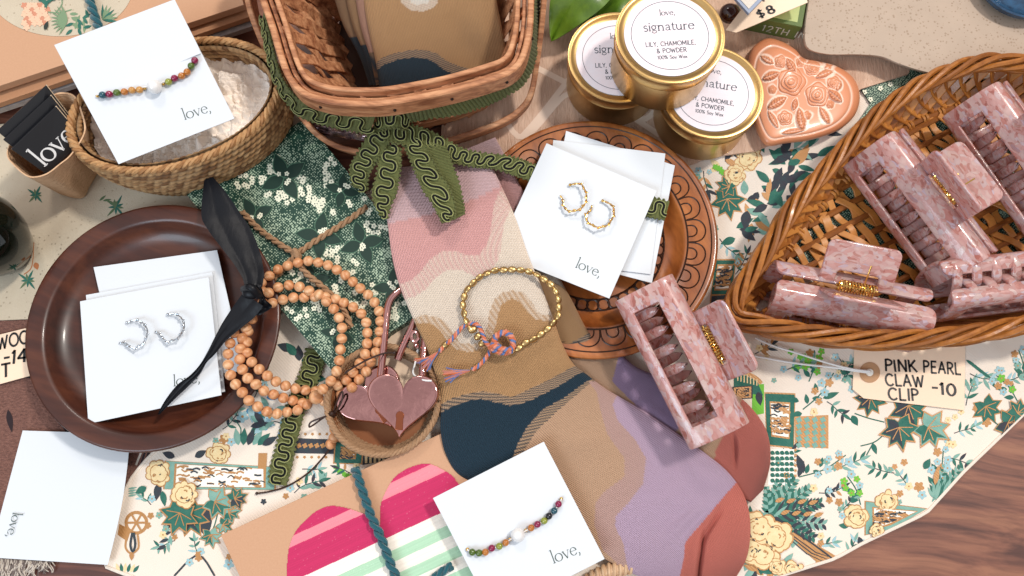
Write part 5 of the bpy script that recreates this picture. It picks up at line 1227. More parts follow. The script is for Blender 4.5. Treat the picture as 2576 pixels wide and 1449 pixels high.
# ------------------------------------------------------------------ gimp braid round the splint basket
m_gimp = M('olive_gimp', S(104, 108, 58), .85, sheen=.1, var=(900, .6, S(70, 76, 36)), bump=('noise', 1800, .0004))
m_gimpb = M('dark_cord', S(8, 11, 9), .7, spec=.2); m_gimpl = M('pale_olive_thread', S(150, 154, 98), .7)
def gimp(t, rows, name='braid', scroll=True, ribs=True, wscale=1.0, thin=.0010):
    """rows of (Lx, Ly, Lz, Rx, Ry, Rz)"""
    k = len(rows); A = crom([tuple(P(*r[:3])) for r in rows], 24*k); B = crom([tuple(P(*r[3:])) for r in rows], 24*k)
    C = even(np.c_[(A+B)/2, A, B], n=None, step=None) if False else None
    mid = (A+B)/2; d = np.r_[0, np.cumsum(np.linalg.norm(np.diff(mid, axis=0), axis=1))]; n = int(d[-1]/.00055)+2; q = np.linspace(0, d[-1], n)
    A = np.stack([np.interp(q, d, A[:, j]) for j in range(3)], -1); B = np.stack([np.interp(q, d, B[:, j]) for j in range(3)], -1); mid = (A+B)/2
    tg = np.gradient(mid, axis=0); tg /= np.linalg.norm(tg, axis=1, keepdims=True); ac = B-A; wd = np.linalg.norm(ac, axis=1, keepdims=True); ac = ac/wd
    nr = np.cross(tg, ac); nr /= np.linalg.norm(nr, axis=1, keepdims=True)
    tocam = np.array(CAM)-mid; sgn = np.sign(np.sum(nr*tocam, 1, keepdims=True)); sgn = np.where(np.sum(sgn) >= 0, 1, -1); nr = nr*sgn
    nu = 13; u = np.linspace(-.5, .5, nu); rib = np.abs(np.sin(q/.0024*math.pi))[:, None]
    ext = 1+.07*np.sin(q/.0024*2*math.pi)[:, None]
    h = (.0006*rib*(1-.3*np.cos(u*12)[None]) if ribs else 0)
    if not scroll: h = .0010*np.abs(np.sin(q/.0022*math.pi))[:, None]*(.6+.4*np.abs(np.cos(u*14))[None])
    W = mid[:, None]+ac[:, None]*(u[None]*wd*ext)[..., None]+nr[:, None]*((thin/2+h*np.ones((n, nu))))[..., None]; Wb = mid[:, None]+ac[:, None]*(u[None]*wd*ext)[..., None]-nr[:, None]*(thin/2)
    mb = MB(); mb.grid(W); mb.grid(Wb[:, ::-1])
    mb.grid(np.stack([W[:, 0], Wb[:, 0]])); mb.grid(np.stack([Wb[:, -1], W[:, -1]])); mb.grid(np.stack([W[0], Wb[0]])); mb.grid(np.stack([Wb[-1], W[-1]]))
    # picot loops along both edges
    for e_, ed in ((-1, A), (1, B)):
        for i in range(2, n-2, 5): mb.sphere(ed[i]+nr[i]*.0006+ac[i]*e_*.0002, .0009, 6, 4, 0)
    if scroll:
        per = np.maximum(.0072, wd[:, 0]*.78); ph = np.cumsum(np.r_[0, np.diff(q)]/per)*2*math.pi
        lat = np.sin(ph)*.31; lon = -.11*per*np.sin(2*ph)
        pa = mid+ac*(lat[:, None]*wd)+tg*lon[:, None]+nr*(thin/2+.0010)
        pd = np.gradient(pa, axis=0); pd /= np.linalg.norm(pd, axis=1, keepdims=True); sd = np.cross(pd, nr)
        mb.tube(pa, .00092, 6, mi=1, flat=.7)
        for o, w in ((.00095, .00030), (-.00095, .00030)): mb.tube(pa+sd*o+nr*.0005, w, 5, mi=2)
    return mb.build(name, [m_gimp, m_gimpb, m_gimpl], t, angle=60)
def braid():
    t = thing('gimp_braid', 'olive green scrolled braid tied in a bow around the splint basket', 'braid trim', P(980, 310, 2))
    def rows(a, b, za, zb):
        n = len(a); za = np.broadcast_to(za, (n,)); zb = np.broadcast_to(zb, (n,)); return [(a[i][0], a[i][1], za[i], b[i][0], b[i][1], zb[i]) for i in range(n)]
    gimp(t, rows([(668, 30), (688, 120), (706, 185), (735, 232), (768, 256), (812, 268), (858, 274), (905, 282), (945, 290)], [(660, 55), (676, 138), (694, 205), (722, 255), (752, 288), (795, 306), (842, 318), (888, 328), (930, 336)], 6.0, [5.2, 5.0, 4.8, 4.7, 4.6, 4.5, 4.5, 4.5, 4.5]), 'band')
    gimp(t, rows([(1015, 272), (1060, 262), (1111, 242), (1177, 224), (1250, 202), (1296, 182), (1324, 140), (1338, 70), (1340, 0), (1338, -80)], [(1030, 304), (1070, 296), (1144, 287), (1211, 267), (1270, 240), (1316, 208), (1342, 155), (1352, 80), (1354, 0), (1350, -80)], 6.0, 4.6), 'band', False)
    gimp(t, rows([(945, 285), (975, 276), (1005, 278), (1030, 290)], [(955, 330), (978, 322), (1000, 322), (1018, 328)], [4.9, 5.4, 5.4, 4.8], [4.6, 5.0, 5.0, 4.6]), 'knot')
    gimp(t, rows([(950, 318), (985, 310), (1011, 310), (1061, 323), (1111, 345), (1161, 374), (1211, 385), (1288, 395), (1340, 415), (1400, 432), (1480, 452), (1560, 476), (1640, 497), (1684, 508)], [(965, 352), (985, 358), (1011, 364), (1061, 375), (1104, 389), (1144, 410), (1194, 420), (1244, 425), (1325, 452), (1390, 474), (1468, 494), (1548, 520), (1630, 545), (1672, 554)], [4.6, 4.6, 4.4, 4.0, 3.6, 3.2, 2.9, 2.5, 2.04, 2.0, 2.0, 2.0, 2.0, 2.05], [4.5, 4.4, 4.2, 3.8, 3.5, 3.1, 2.8, 2.5, 2.04, 2.0, 2.0, 2.0, 2.0, 2.05]), 'bow_tail')
    gimp(t, rows([(945, 318), (925, 345), (900, 385), (882, 425), (888, 470)], [(990, 345), (965, 378), (948, 405), (928, 440), (925, 480)], [4.4, 4.2, 3.6, 2.9, 2.2], [4.3, 4.0, 3.5, 2.8, 2.1]), 'bow_loop')
    gimp(t, rows([(965, 362), (955, 400), (948, 440), (938, 485), (944, 515), (960, 545)], [(1008, 370), (1008, 415), (1003, 457), (994, 492), (982, 522), (974, 552)], [4.0, 3.6, 3.3, 3.1, 2.9, 2.7], [4.0, 3.6, 3.3, 3.1, 2.9, 2.7]), 'bow_tail')
    gimp(t, rows([(1060, 350), (1090, 405), (1108, 440), (1128, 473), (1140, 510), (1140, 554)], [(1120, 370), (1139, 420), (1152, 455), (1161, 496), (1165, 520), (1166, 541)], [3.9, 3.8, 3.7, 3.6, 3.5, 3.4], [3.6, 3.6, 3.5, 3.4, 3.3, 3.3]), 'bow_tail', False)
    gimp(t, rows([(1012, 355), (1034, 405), (1044, 432), (1058, 460), (1068, 485), (1086, 510), (1113, 562)], [(1063, 355), (1092, 412), (1108, 442), (1130, 475), (1143, 512), (1144, 534), (1142, 553)], 3.95, [3.95, 3.95, 3.95, 3.9, 3.8, 3.75, 3.7]), 'bow_loop')
    # loose end on the cloth
    mb = thing('gimp_braid', 'loose end of olive braid lying on the tablecloth under the wooden beads', 'braid trim', P(730, 1120, .1))
    gimp(mb, rows([(772, 875), (762, 920), (742, 970), (722, 1020), (708, 1075), (694, 1130), (682, 1175), (676, 1215)], [(822, 885), (808, 935), (790, 985), (768, 1030), (752, 1085), (740, 1140), (730, 1185), (720, 1222)], .16, .16), 'braid')
braid()
# ------------------------------------------------------------------ wooden bead strand
def woodbead():
    m = M('bead_wood', S(218, 164, 118), .45, coat=.1); N, L, b = nodes(m)
    tc = N.new('ShaderNodeTexCoord'); oi = N.new('ShaderNodeObjectInfo')
    w = N.new('ShaderNodeTexWave'); w.wave_type = 'RINGS'; w.inputs['Scale'].default_value = 120; w.inputs['Distortion'].default_value = 3; w.inputs['Detail'].default_value = 2
    ad = N.new('ShaderNodeVectorMath'); ad.operation = 'MULTIPLY_ADD'; ad.inputs[1].default_value = (.02, .02, .02)
    cb = N.new('ShaderNodeCombineXYZ'); 
    for i in range(3): L.new(oi.outputs['Random'], cb.inputs[i])
    L.new(cb.outputs[0], ad.inputs[0]); L.new(tc.outputs['Object'], ad.inputs[2]); L.new(ad.outputs[0], w.inputs['Vector'])
    r = ramp(N, [(0, S(208, 150, 104)), (1, S(232, 184, 140))]); L.new(w.outputs[1], r.inputs[0])
    r2 = ramp(N, [(0, S(222, 178, 140)), (1, (1, 1, 1, 1))]); L.new(oi.outputs['Random'], r2.inputs[0])
    L.new(mix(N, L, .55, r.outputs[0], r2.outputs[0], 'MULTIPLY'), b.inputs['Base Color']); return m
m_bead = woodbead()
def mala():
    z4 = lambda pts, z: [(509.8+x/3.178, 617.1+y/3.178, z) for x, y in pts]
    def chain(pts): return crom(pts, 40*len(pts))
    c1 = z4([(470, 300), (487, 285), (545, 237), (610, 190), (690, 160), (771, 137), (858, 125), (940, 142), (1022, 167), (1093, 208)], 2.0)+[(x, y, 2.0) for x, y in ((875, 697), (894, 715), (913, 731), (931, 746), (946, 767), (956, 790), (957, 816), (955, 840), (950, 864))]+[(945, 888, 1.9), (933, 911, 1.8), (921, 935, 1.7), (906, 952, 1.6), (885, 975, 1.6)]
    c2 = z4([(470, 350), (500, 405), (557, 355), (637, 328), (720, 318), (798, 340), (873, 373), (953, 407), (1005, 472), (1062, 525), (1097, 600), (1117, 680), (1110, 762), (1100, 845), (1092, 925), (1070, 1008), (1030, 1080), (960, 1150)], 2.1)
    c2[0] = (660, 733, 2.1)
    c3 = z4([(480, 460), (515, 475), (588, 450), (670, 428), (755, 415), (840, 418), (910, 412), (1010, 415), (1085, 438)], 1.9)+[(x, y, 1.9) for x, y in ((852, 755), (875, 767), (898, 778), (915, 798), (924, 822), (923, 847), (923, 872), (916, 896))]+[(902, 918, 1.8), (887, 938, 1.7), (872, 955, 1.5), (850, 970, 1.3)]
    l1 = z4([(395, 590), (382, 610), (345, 670), (315, 748), (300, 830), (297, 915), (320, 998), (367, 1070), (435, 1118), (500, 1170), (580, 1197), (660, 1225), (740, 1245), (800, 1262)], 2.2)
    l2 = z4([(250, 700), (238, 728), (215, 800), (202, 882), (206, 963), (225, 1043), (266, 1115), (320, 1180), (372, 1243), (443, 1293), (517, 1330), (597, 1347), (678, 1333), (760, 1317), (835, 1272)], 2.3)
    l3 = z4([(362, 690), (355, 770), (352, 850), (390, 930), (447, 987), (513, 1040), (582, 1087), (660, 1122), (742, 1145), (823, 1158), (905, 1165)], 2.05)
    def drop(l, i0): return [(x, y, z-(1.5*min(1, max(0, (i-i0)/4)))) for i, (x, y, z) in enumerate(l)]
    l1, l2, l3 = drop(l1, 8), drop(l2, 8), drop(l3, 5)
    t = thing('wooden_bead_strand', 'long looped strand of tan wooden prayer beads with a brown cord tassel', 'bead strand', P(800, 900, .5))
    r = .00292; base = None; nb = 0
    for ch in (c1, c2, c3, l1, l2, l3):
        pts = np.array([tuple(P(*q)) for q in chain(ch)]); ev = even(pts, step=2*r)
        mb = MB(); mb.tube(even(pts, step=.003), .0005, 6); mb.build('cord', m_brown_cord, t)
        for p in ev:
            if nb >= 98: break
            if base is None:
                mb = MB(); mb.sphere((0, 0, 0), r, 20, 14, 0, (1, 1, .96)); o = mb.build('bead', m_bead); o.parent = t; base = o
            else: o = base.copy(); COL.objects.link(o); o.parent = t
            o.location = Vector(p)-ROOT[t.name]; o.rotation_euler = (random.random()*3, random.random()*3, random.random()*3); nb += 1
    def one(x, y, z, s_, name='bead'):
        mb = MB(); mb.sphere((0, 0, 0), r*s_, 20, 14); o = mb.build(name, m_bead); o.parent = t; o.location = P(x, y, z)-ROOT[t.name]; o.rotation_euler = (1, .5, random.random()*3)
    one(795.5, 999.4, 1.3, 1.32, 'guru_bead')
    mb = MB(); a, b_ = P(812, 1008, 1.2), P(832, 1024, 1.1); mb.tube(crom([a, (a*2+b_)/3, (a+b_*2)/3, b_], 12), [.0024, .0026, .0026, .0024, .0022, .0019, .0017, .0016, .0016, .0017, .0018, .0016], 12); mb.build('guru_stem', m_bead, t)
    for x, y, z in ((842, 1080, .75), (840, 1101, .65), (832, 1117, .5)): one(x, y, z, 1.0, 'tassel_bead')
    for x, y, z in ((819, 979, 1.0), (858, 992, 1.0), (866, 1020, 1.1)): one(x, y, z, 1.0)
    mb = MB()
    mb.tube(crom([tuple(P(*q)) for q in ((838, 1040, 1.5), (848, 1010, 1.9), (860, 985, 2.2), (862, 1000, 2.1), (852, 1025, 1.9), (838, 1042, 1.5))], 40), .00048, 6)
    mb.tube(crom([tuple(P(*q)) for q in ((834, 1040, 1.5), (812, 1052, 1.5), (790, 1068, 1.4), (778, 1074, 1.4), (782, 1062, 1.5), (806, 1052, 1.6), (836, 1042, 1.5))], 40), .00048, 6)
    for k in range(6): a = k*1.05; mb.tube(crom([tuple(P(830+7*math.cos(a), 1042+7*math.sin(a), 1.4)), tuple(P(835, 1040, 1.75)), tuple(P(838-7*math.cos(a+.6), 1042-7*math.sin(a+.6), 1.4))], 10), .0006, 6)
    mb.tube(crom([tuple(P(*q)) for q in ((838, 1044, 1.4), (842, 1062, 1.0), (841, 1082, .8))], 12), .0005, 6)
    mb.tube(crom([tuple(P(*q)) for q in ((832, 1125, .4), (812, 1152, .15), (775, 1190, .12), (725, 1222, .12), (680, 1236, .12), (648, 1241, .12))], 50), .00052, 6)
    mb.sphere(P(646, 1241, .14), .0009, 8, 6)
    mb.tube(crom([tuple(P(*q)) for q in ((868, 938, 2.4), (900, 918, 2.6), (935, 900, 2.7), (970, 888, 2.7), (990, 887, 2.6))], 40), .00052, 6); mb.sphere(P(992, 887, 2.6), .0010, 8, 6)
    mb.build('tassel_cord', m_brown_cord, t)
mala()

# ------------------------------------------------------------------ black satin ribbon
def ribbon():
    t = thing('satin_ribbon', 'black satin ribbon knotted around the wooden bead loops over the dark plate', 'ribbon', P(628, 740, 2.5))
    def band_(name, rows, nv=90, nu=25, fold=.05):
        R = crom(rows, nv); u = np.linspace(0, 1, nu)[None]; X = R[:, 0:1]*(1-u)+R[:, 2:3]*u; Y = R[:, 1:2]*(1-u)+R[:, 3:4]*u
        vv = np.linspace(0, 1, nv)[:, None]; Z = (R[:, 4:5]+R[:, 5:6])/2+.35*(R[:, 5:6]-R[:, 4:5])*(u-.5)+fold*np.abs(np.sin(u*math.pi*2.0+vv*2.2))+fold*.8*np.sin(vv*16)*(.3+u)
        W = PV(X, Y, Z); mb = MB(); mb.grid(W[:, ::-1]); mb.grid(PV(X, Y, Z-.03)); return mb.build(name, m_satin, t)
    band_('upper_tail', [(515, 446, 524, 433, 2.8, 2.8), (510, 484, 564, 478, 2.9, 2.8), (507, 545, 604, 536, 2.9, 2.6), (526, 582, 632, 578, 3.0, 2.6), (556, 622, 652, 628, 3.1, 2.7), (588, 664, 660, 660, 3.2, 2.9), (610, 700, 664, 690, 3.3, 3.1), (616, 728, 660, 722, 3.4, 3.2)])
    band_('lower_tail', [(612, 736, 662, 770, 3.4, 3.2), (590, 766, 640, 798, 3.3, 2.9), (562, 808, 606, 826, 3.3, 2.8), (542, 845, 570, 856, 3.2, 2.8), (522, 885, 540, 892, 3.0, 2.8), (502, 918, 520, 912, 2.8, 2.7), (478, 944, 504, 940, 2.6, 2.5), (446, 968, 478, 968, 2.4, 2.3), (420, 1000, 446, 998, 2.2, 2.2), (402, 1030, 420, 1024, 2.1, 2.1), (397, 1044, 402, 1042, 2.1, 2.1)])
    band_('side_loop', [(622, 725, 655, 712, 3.4, 3.3), (652, 742, 668, 752, 3.2, 2.9), (640, 775, 684, 772, 3.0, 2.6), (600, 772, 650, 795, 3.1, 2.6)], 50, 14, .1)
    mb = MB(); mb.sphere(P(632, 736, 3.3), .0042, 18, 12, 0, (1.15, .9, .7)); mb.tube(crom([P(614, 728, 3.2), P(632, 724, 3.75), P(652, 745, 3.2)], 14), .0022, 10); mb.build('knot', m_satin, t)
ribbon()

# ------------------------------------------------------------------ jute basket with heart padlocks
def heart_xy(n=60):
    t = np.linspace(0, 2*math.pi, n, endpoint=False); return np.stack([16*np.sin(t)**3/17, (13*np.cos(t)-5*np.cos(2*t)-2*np.cos(3*t)-np.cos(4*t)+2.5)/17], -1)
def lockbasket():
    c, R = circ(962, 1005, 140, 1.5); t = thing('jute_basket', 'small round jute coil basket holding rose gold heart padlocks', 'basket', (c.x, c.y, 0)); c = Vector((c.x, c.y, 0))
    mb = MB(); q = np.linspace(0, 2*math.pi, 160, endpoint=False)
    for i in range(6):
        rr = R*(.86+.14*(i/5)**.7); z = .002+.0025*i; mb.twist(np.stack([c.x+rr*np.cos(q), c.y+rr*np.sin(q)*.97, np.full(160, z)], -1), .0009, .0011, 3, .008, True, 0, 6, .0014)
    mb.build('coil_wall', m_jute, t)
    mb = MB(); mb.lathe([(R*.84, .001), (R*.84, .003), (.001, .003)], c, 60); mb.build('coil_base', M('basket_inside', S(150, 92, 54), .7), t)
    mb = MB(); mb.lathe([(R*.85, .003), (R*.93, .0135)], c, 90, close=False); mb.build('coil_lining', M('basket_lining', S(156, 96, 56), .6, var=(500, .4, S(110, 62, 34))), t)
    def lock(px, py, z, sc, rot, label, th=.007, sh=None, key=None):
        o = P(px, py, z); T = thing('heart_padlock', label, 'padlock', o, 'rose gold heart padlocks')
        ca, sa = math.cos(rot), math.sin(rot); h = heart_xy(80)*sc
        if sc > .0155: pass
        W = []
        for ins, dz in ((1.0, -th), (1.0, -.0010), (.985, -.0003), (.955, 0.0), (.90, -.0001), (0.0, .0002)):
            x, y = h[:, 0]*ins, h[:, 1]*ins+.0*sc; W.append(np.stack([o.x+x*ca-y*sa, o.y+x*sa+y*ca, np.full(80, o.z+dz)], -1))
        mb = MB(); mb.grid(np.array(W), 0, True); mb.build('lock_body', m_rose, T, angle=50)
        mb = MB(); kx, ky = -.02*sc, -.42*sc
        def kp(x, y): return (o.x+(kx+x)*ca-(ky+y)*sa, o.y+(kx+x)*sa+(ky+y)*ca, o.z+.0006)
        pl = [kp(.11*sc*math.cos(a), .17*sc+.12*sc*math.sin(a)) for a in np.linspace(-.6, math.pi+.6, 14)]+[kp(-.10*sc, -.2*sc), kp(.10*sc, -.2*sc)]
        mb.prism(pl, .0008); mb.build('keyhole_plate', m_rosedk, T, bevel=.0002)
        if sh:
            for i, leg in enumerate(sh):
                mb = MB(); mb.tube(crom([tuple(P(*q)) for q in leg], 60), .0021, 12); mb.build('shackle', m_rose, T)
    lock(943, 1012, 1.55, .0196, .62, 'rose gold heart padlock lying underneath, showing its keyhole at lower left', sh=[[(1000, 905, 1.5), (1015, 868, 1.6), (1040, 815, 1.7), (1060, 770, 1.6)]])
    lock(1010, 1022, 2.25, .0200, -.04, 'rose gold heart padlock on top with its keyhole in the middle', sh=[[(957, 950, 1.95), (964, 880, 2.0), (972, 800, 2.0), (979, 762, 2.0), (994, 740, 2.0), (1030, 716, 1.8), (1055, 712, 1.6), (1078, 735, 1.6), (1074, 800, 1.7), (1064, 920, 1.8), (1063, 955, 1.9)]])
    # pale tag and clear string in the basket
    mb = MB(); mb.prism([P(x, y, .62) for x, y in ((905, 925), (1040, 790), (1110, 850), (1100, 960), (900, 1010))], .0006); tag(mb.build('paper_tag', m_tag), 'cream paper tag tucked behind the padlock shackles', 'tag')
    t2 = thing('small_key', 'small rose gold key half hidden at the edge of the front sock', 'key', P(1045, 850, 1.8)); mb = MB(); o = np.linspace(0, 6.283, 20, endpoint=False)
    mb.tube([tuple(P(1044+9*math.cos(a), 846+12*math.sin(a), 1.8)) for a in o], .0011, 8, True); mb.tube([P(1046, 858, 1.8), P(1050, 876, 1.8)], .0010, 8); mb.sphere(P(1047, 868, 1.85), .0016, 8, 6); mb.build('key_shape', m_rose, t2)
    mb = MB(); mb.tube(crom([tuple(P(*q)) for q in ((1024, 868, 1.0), (1036, 900, 1.2), (1052, 880, 1.4), (1044, 915, 1.5), (1040, 940, 1.8), (1062, 955, 2.2), (1086, 958, 2.3))], 50), .0005, 6); tag(mb.build('key_string', m_white_cord), 'thin white string looped beside the padlocks', 'string')
lockbasket()

# ------------------------------------------------------------------ brass bracelet with braided thread
def brass_bracelet():
    z = 3.05; ring = [(1185, 827), (1175, 812), (1168, 790), (1165, 768), (1170, 738), (1180, 722), (1195, 708), (1207, 697), (1223, 688), (1243, 681), (1262, 679), (1290, 678), (1320, 681), (1343, 687), (1363, 699), (1380, 710), (1394, 726), (1403, 743), (1406, 764), (1405, 786), (1398, 806), (1385, 821), (1368, 834), (1352, 848), (1335, 857), (1318, 865), (1300, 878), (1285, 885)]
    t = thing('brass_bracelet', 'oval bracelet of brass nuggets tied with orange and blue thread on sock', 'bracelet', P(1290, 780, 2.8))
    pts = np.array([tuple(P(x, y, z-.012*max(0, (y-790)/10))) for x, y in ring]); pts = crom(pts, 400); ev = even(pts, step=.0047)
    bead = None
    for i, p in enumerate(ev):
        tg = Vector(ev[min(i+1, len(ev)-1)]-ev[max(0, i-1)]).normalized(); up = Vector((0, 0, 1)); sd = tg.cross(up).normalized(); up = sd.cross(tg)
        if bead is None: mb = MB(); mb.sphere((0, 0, 0), .0026, 12, 8, 0, (1.0, .74, .42)); bead = o = mb.build('brass_bead', m_brass)
        else: o = bead.copy(); COL.objects.link(o)
        o.parent = t; a = random.uniform(-.9, .9); u2 = up*math.cos(a)+sd*math.sin(a); s2 = tg.cross(u2)
        o.matrix_local = Matrix.Translation(Vector(p)-ROOT[t.name]) @ Matrix((tg, -s2, u2)).transposed().to_4x4()
    def bd(x, y, zz):
        o = bead.copy(); COL.objects.link(o); o.parent = t; o.location = P(x, y, zz)-ROOT[t.name]; o.scale = (1, 1, 1.3); o.rotation_euler = (0, 0, .7)
    for x, y, zz in ((1190, 829, 2.95), (1203, 846, 2.85), (1214, 863, 2.8), (1121, 867, 2.8), (1201, 922, 2.5)): bd(x, y, zz)
    th = [M('orange_thread', S(206, 112, 74), .8), M('blue_thread', S(96, 120, 170), .8), M('coral_thread', S(214, 140, 118), .8)]
    mb = MB()
    def tw(pts, zz, R=.0007): mb.twist(crom([tuple(P(x, y, zz)) for x, y in pts], 50), R, R*.9, 3, .0045, False, 0, 6, .0010, [0, 1, 2])
    tw([(1125, 864), (1140, 850), (1160, 826), (1182, 814), (1202, 818), (1213, 838), (1222, 862), (1240, 874)], 3.0)
    tw([(1238, 872), (1228, 892), (1216, 908), (1202, 922), (1188, 930)], 2.75)
    tw([(1232, 872), (1252, 884), (1278, 886), (1290, 872), (1288, 850), (1270, 836), (1248, 846), (1244, 862), (1256, 874)], 3.05, .0010); tw([(1236, 868), (1262, 878), (1284, 882)], 3.2, .0010); tw([(1118, 870), (1106, 884)], 2.8)
    rnd = random.Random(2)
    for (x, y), (dx, dy), zz in (((1104, 884), (-44, 40), 2.4), ((1182, 932), (-66, 12), 2.4)):
        for k in range(26):
            s_ = rnd.uniform(-1, 1); e_ = (x+dx*rnd.uniform(.75, 1.05)-dy*.42*s_, y+dy*rnd.uniform(.75, 1.05)+dx*.30*s_)
            mb.tube(crom([tuple(P(x, y, zz+.25)), tuple(P(x+dx*.5-dy*.15*s_, y+dy*.5+dx*.12*s_, zz+.3+.08*s_)), tuple(P(*e_, zz))], 8), .00036, 4, mi=k % 3)
    mb.build('braided_thread', th, t)
brass_bracelet()

# ------------------------------------------------------------------ greeting card with heart, teal yarn
def greeting_card():
    TL, TR, BL = np.array([555, 1346.]), np.array([1180, 1058.]), np.array([655, 1565.]); z = .95
    c4 = [TL, TR, TR+BL-TL, BL]; t = thing('greeting_card', 'kraft greeting card with pink and mint striped heart, tied with teal yarn', 'greeting card', P(850, 1350, .4))
    mb = MB(); mb.prism([P(x, y, z) for x, y in c4], .008); mb.build('kraft_cover', m_kraft, t, smooth=False, bevel=.0003)
    ax = (TR-TL)/np.linalg.norm(TR-TL); ay = np.array([-ax[1], ax[0]])
    H = [(955, 1320), (935, 1300), (900, 1286), (868, 1276), (830, 1272), (795, 1285), (765, 1310), (742, 1338), (728, 1370), (722, 1410), (722, 1460), (740, 1560), (1300, 1560), (1330, 1330), (1250, 1240), (1165, 1222), (1140, 1197), (1110, 1178), (1080, 1166), (1052, 1168), (1020, 1180), (990, 1202), (970, 1235), (957, 1270)]
    lo = np.array([690, 1130.]); nu, nv = 330, 230
    gx, gy = np.meshgrid(np.linspace(690, 1340, nu), np.linspace(1150, 1580, nv))
    # stripes run along ax; distance across them in pixels from the cleft
    s_ = (gx-955)*ay[0]+(gy-1320)*ay[1]
    PK, PL, WHT, MT = S(196, 36, 92), S(240, 138, 150), S(246, 238, 226), S(176, 214, 182)
    col = np.zeros(gx.shape+(3,))
    def put(a, b_, c): k = (s_ >= a) & (s_ < b_); col[k] = np.array(c[:3])
    left = (gx-955)*ax[0]+(gy-1320)*ax[1] < 0
    put(-999, 999, PK); k = (s_ > -66) & (s_ < -42) & left; col[k] = PL[:3]; k = (s_ > -84) & (s_ < -52) & ~left; col[k] = PL[:3]
    e0 = 38
    put(e0, 999, WHT)
    for k in range(8): put(e0+34+k*58, e0+62+k*58, MT)
    rnd = np.random.RandomState(3); str_ = rnd.normal(0, 1, (nv, nu)); ker = np.abs(s_*1.0)
    lines = np.random.RandomState(8).rand(4000)[(np.abs(s_*1.2).astype(int)+left*700) % 4000]; col = np.clip(col*(.90+.16*lines[..., None])+(str_[..., None] > 2.4)*.10, 0, 1)
    ok = inpoly(gx, gy, smooth_poly(H, 400)); W = PV(gx, gy, z+.035); mb = MB(); F = []
    V = W.reshape(-1, 3)
    for i in range(nv-1):
        for j in range(nu-1):
            if ok[i, j] and ok[i, j+1] and ok[i+1, j] and ok[i+1, j+1]: a = i*nu+j; F.append([a+nu, a+nu+1, a+1, a])
    mb.add(V, F); mb.c = {0: col.reshape(-1, 3)}
    mb.build('fabric_heart', M('heart_fabric', (1, 1, 1, 1), .75, attr=True, bump=('noise', 1800, .00012)), t, smooth=False)
    mb = MB()
    mb.twist(crom([tuple(P(x, y, zz)) for x, y, zz in ((893, 1180, .6), (900, 1200, 1.2), (915, 1245, 1.25), (934, 1300, 1.3), (955, 1345, 1.3), (972, 1390, 1.3), (985, 1425, 1.3), (1004, 1470, 1.3), (1030, 1540, 1.3))], 80), .0013, .0014, 2, .011, False, 0, 7, .0013)
    mb.twist(crom([tuple(P(x, y, 1.3)) for x, y in ((1080, 1465), (1105, 1444), (1122, 1432), (1136, 1424))], 20), .0012, .0013, 2, .009, False, 0, 7, .0013)
    mb.build('yarn_tie', m_teal, t)
greeting_card()

# ------------------------------------------------------------------ kraft cards at the back left
def kraft_cards():
    def kcard(poly, z, th, label, mat=m_kraft):
        t = thing('kraft_card', label, 'greeting card', P(poly[0][0], poly[0][1], z), 'kraft cards at the back left')
        mb = MB(); mb.prism([P(x, y, z) for x, y in poly], th); mb.build('cover', mat, t, smooth=False, bevel=.0002); return t
    kcard([(-200, 340), (645, 62), (600, -150), (-200, 20)], 1.5, .004, 'grey backed card lowest in the kraft pile at the back left', M('grey_card', S(168, 160, 156), .6, var=(300, .5, S(120, 114, 114))))
    kcard([(-200, 328), (632, 40), (560, -250), (-220, 0)], 2.1, .004, 'kraft card second in the pile behind the bracelet card', m_kraft2)
    t = kcard([(-200, 282), (613, 12), (545, -260), (-230, -20)], 2.9, .005, 'kraft card on top of the pile with a glittery floral circle')
    mb = MB(); z = 2.93; q = np.linspace(0, 2*math.pi, 90, endpoint=False); mb.prism([P(150+186*math.cos(a), -40+131*math.sin(a), z) for a in q], .0003)
    p = Print(mb, z)
    for k in range(26):
        x, y = 85+(k % 5)*13+((k//5) % 2)*6-32, 14+(k//5)*11; p.flower(x+8, y, 9, 1 if k % 3 else 2, None, 1+k % 3, 5)
    for k in range(18): p.leaf(175+(k*19 % 50), 35+(k*13 % 40), k*47, 22, 8, 3 if k % 2 else 4, 1+k % 2)
    for a in range(120, 250, 14): p.leaf(170, 50, a, 44, 6, 4, 4)
    for a in range(-90, 10, 16): p.leaf(258, 50, a, 40, 7, 4 if a % 3 else 3, 2)
    p.line([(120, 30), (150, 32), (180, 24)], 3, 4); p.line([(140, 32), (156, 10), (152, -10)], 3, 4); p.leaf(112, 75, -70, 24, 11, 5, 5)
    for k in range(8): p.leaf(95+k*9, 0, k*40, 22, 8, 3, 5)
    mb.build('floral_circle', [m_glit, M('peach_print', S(232, 190, 160), .7), M('rust_peach_print', S(206, 140, 112), .7), m_dgreen, M('sage_print', S(120, 146, 112), .7), M('charcoal_print', S(40, 50, 46), .7)], t, smooth=False)
    mb = MB(); mb.twist(crom([tuple(P(x, y, 3.15)) for x, y in ((205, -60), (222, -10), (236, 35), (250, 75), (266, 120))], 40), .0014, .0015, 2, .012, False, 0, 7, .0014); mb.build('yarn_tie', m_teal, t)
kraft_cards()
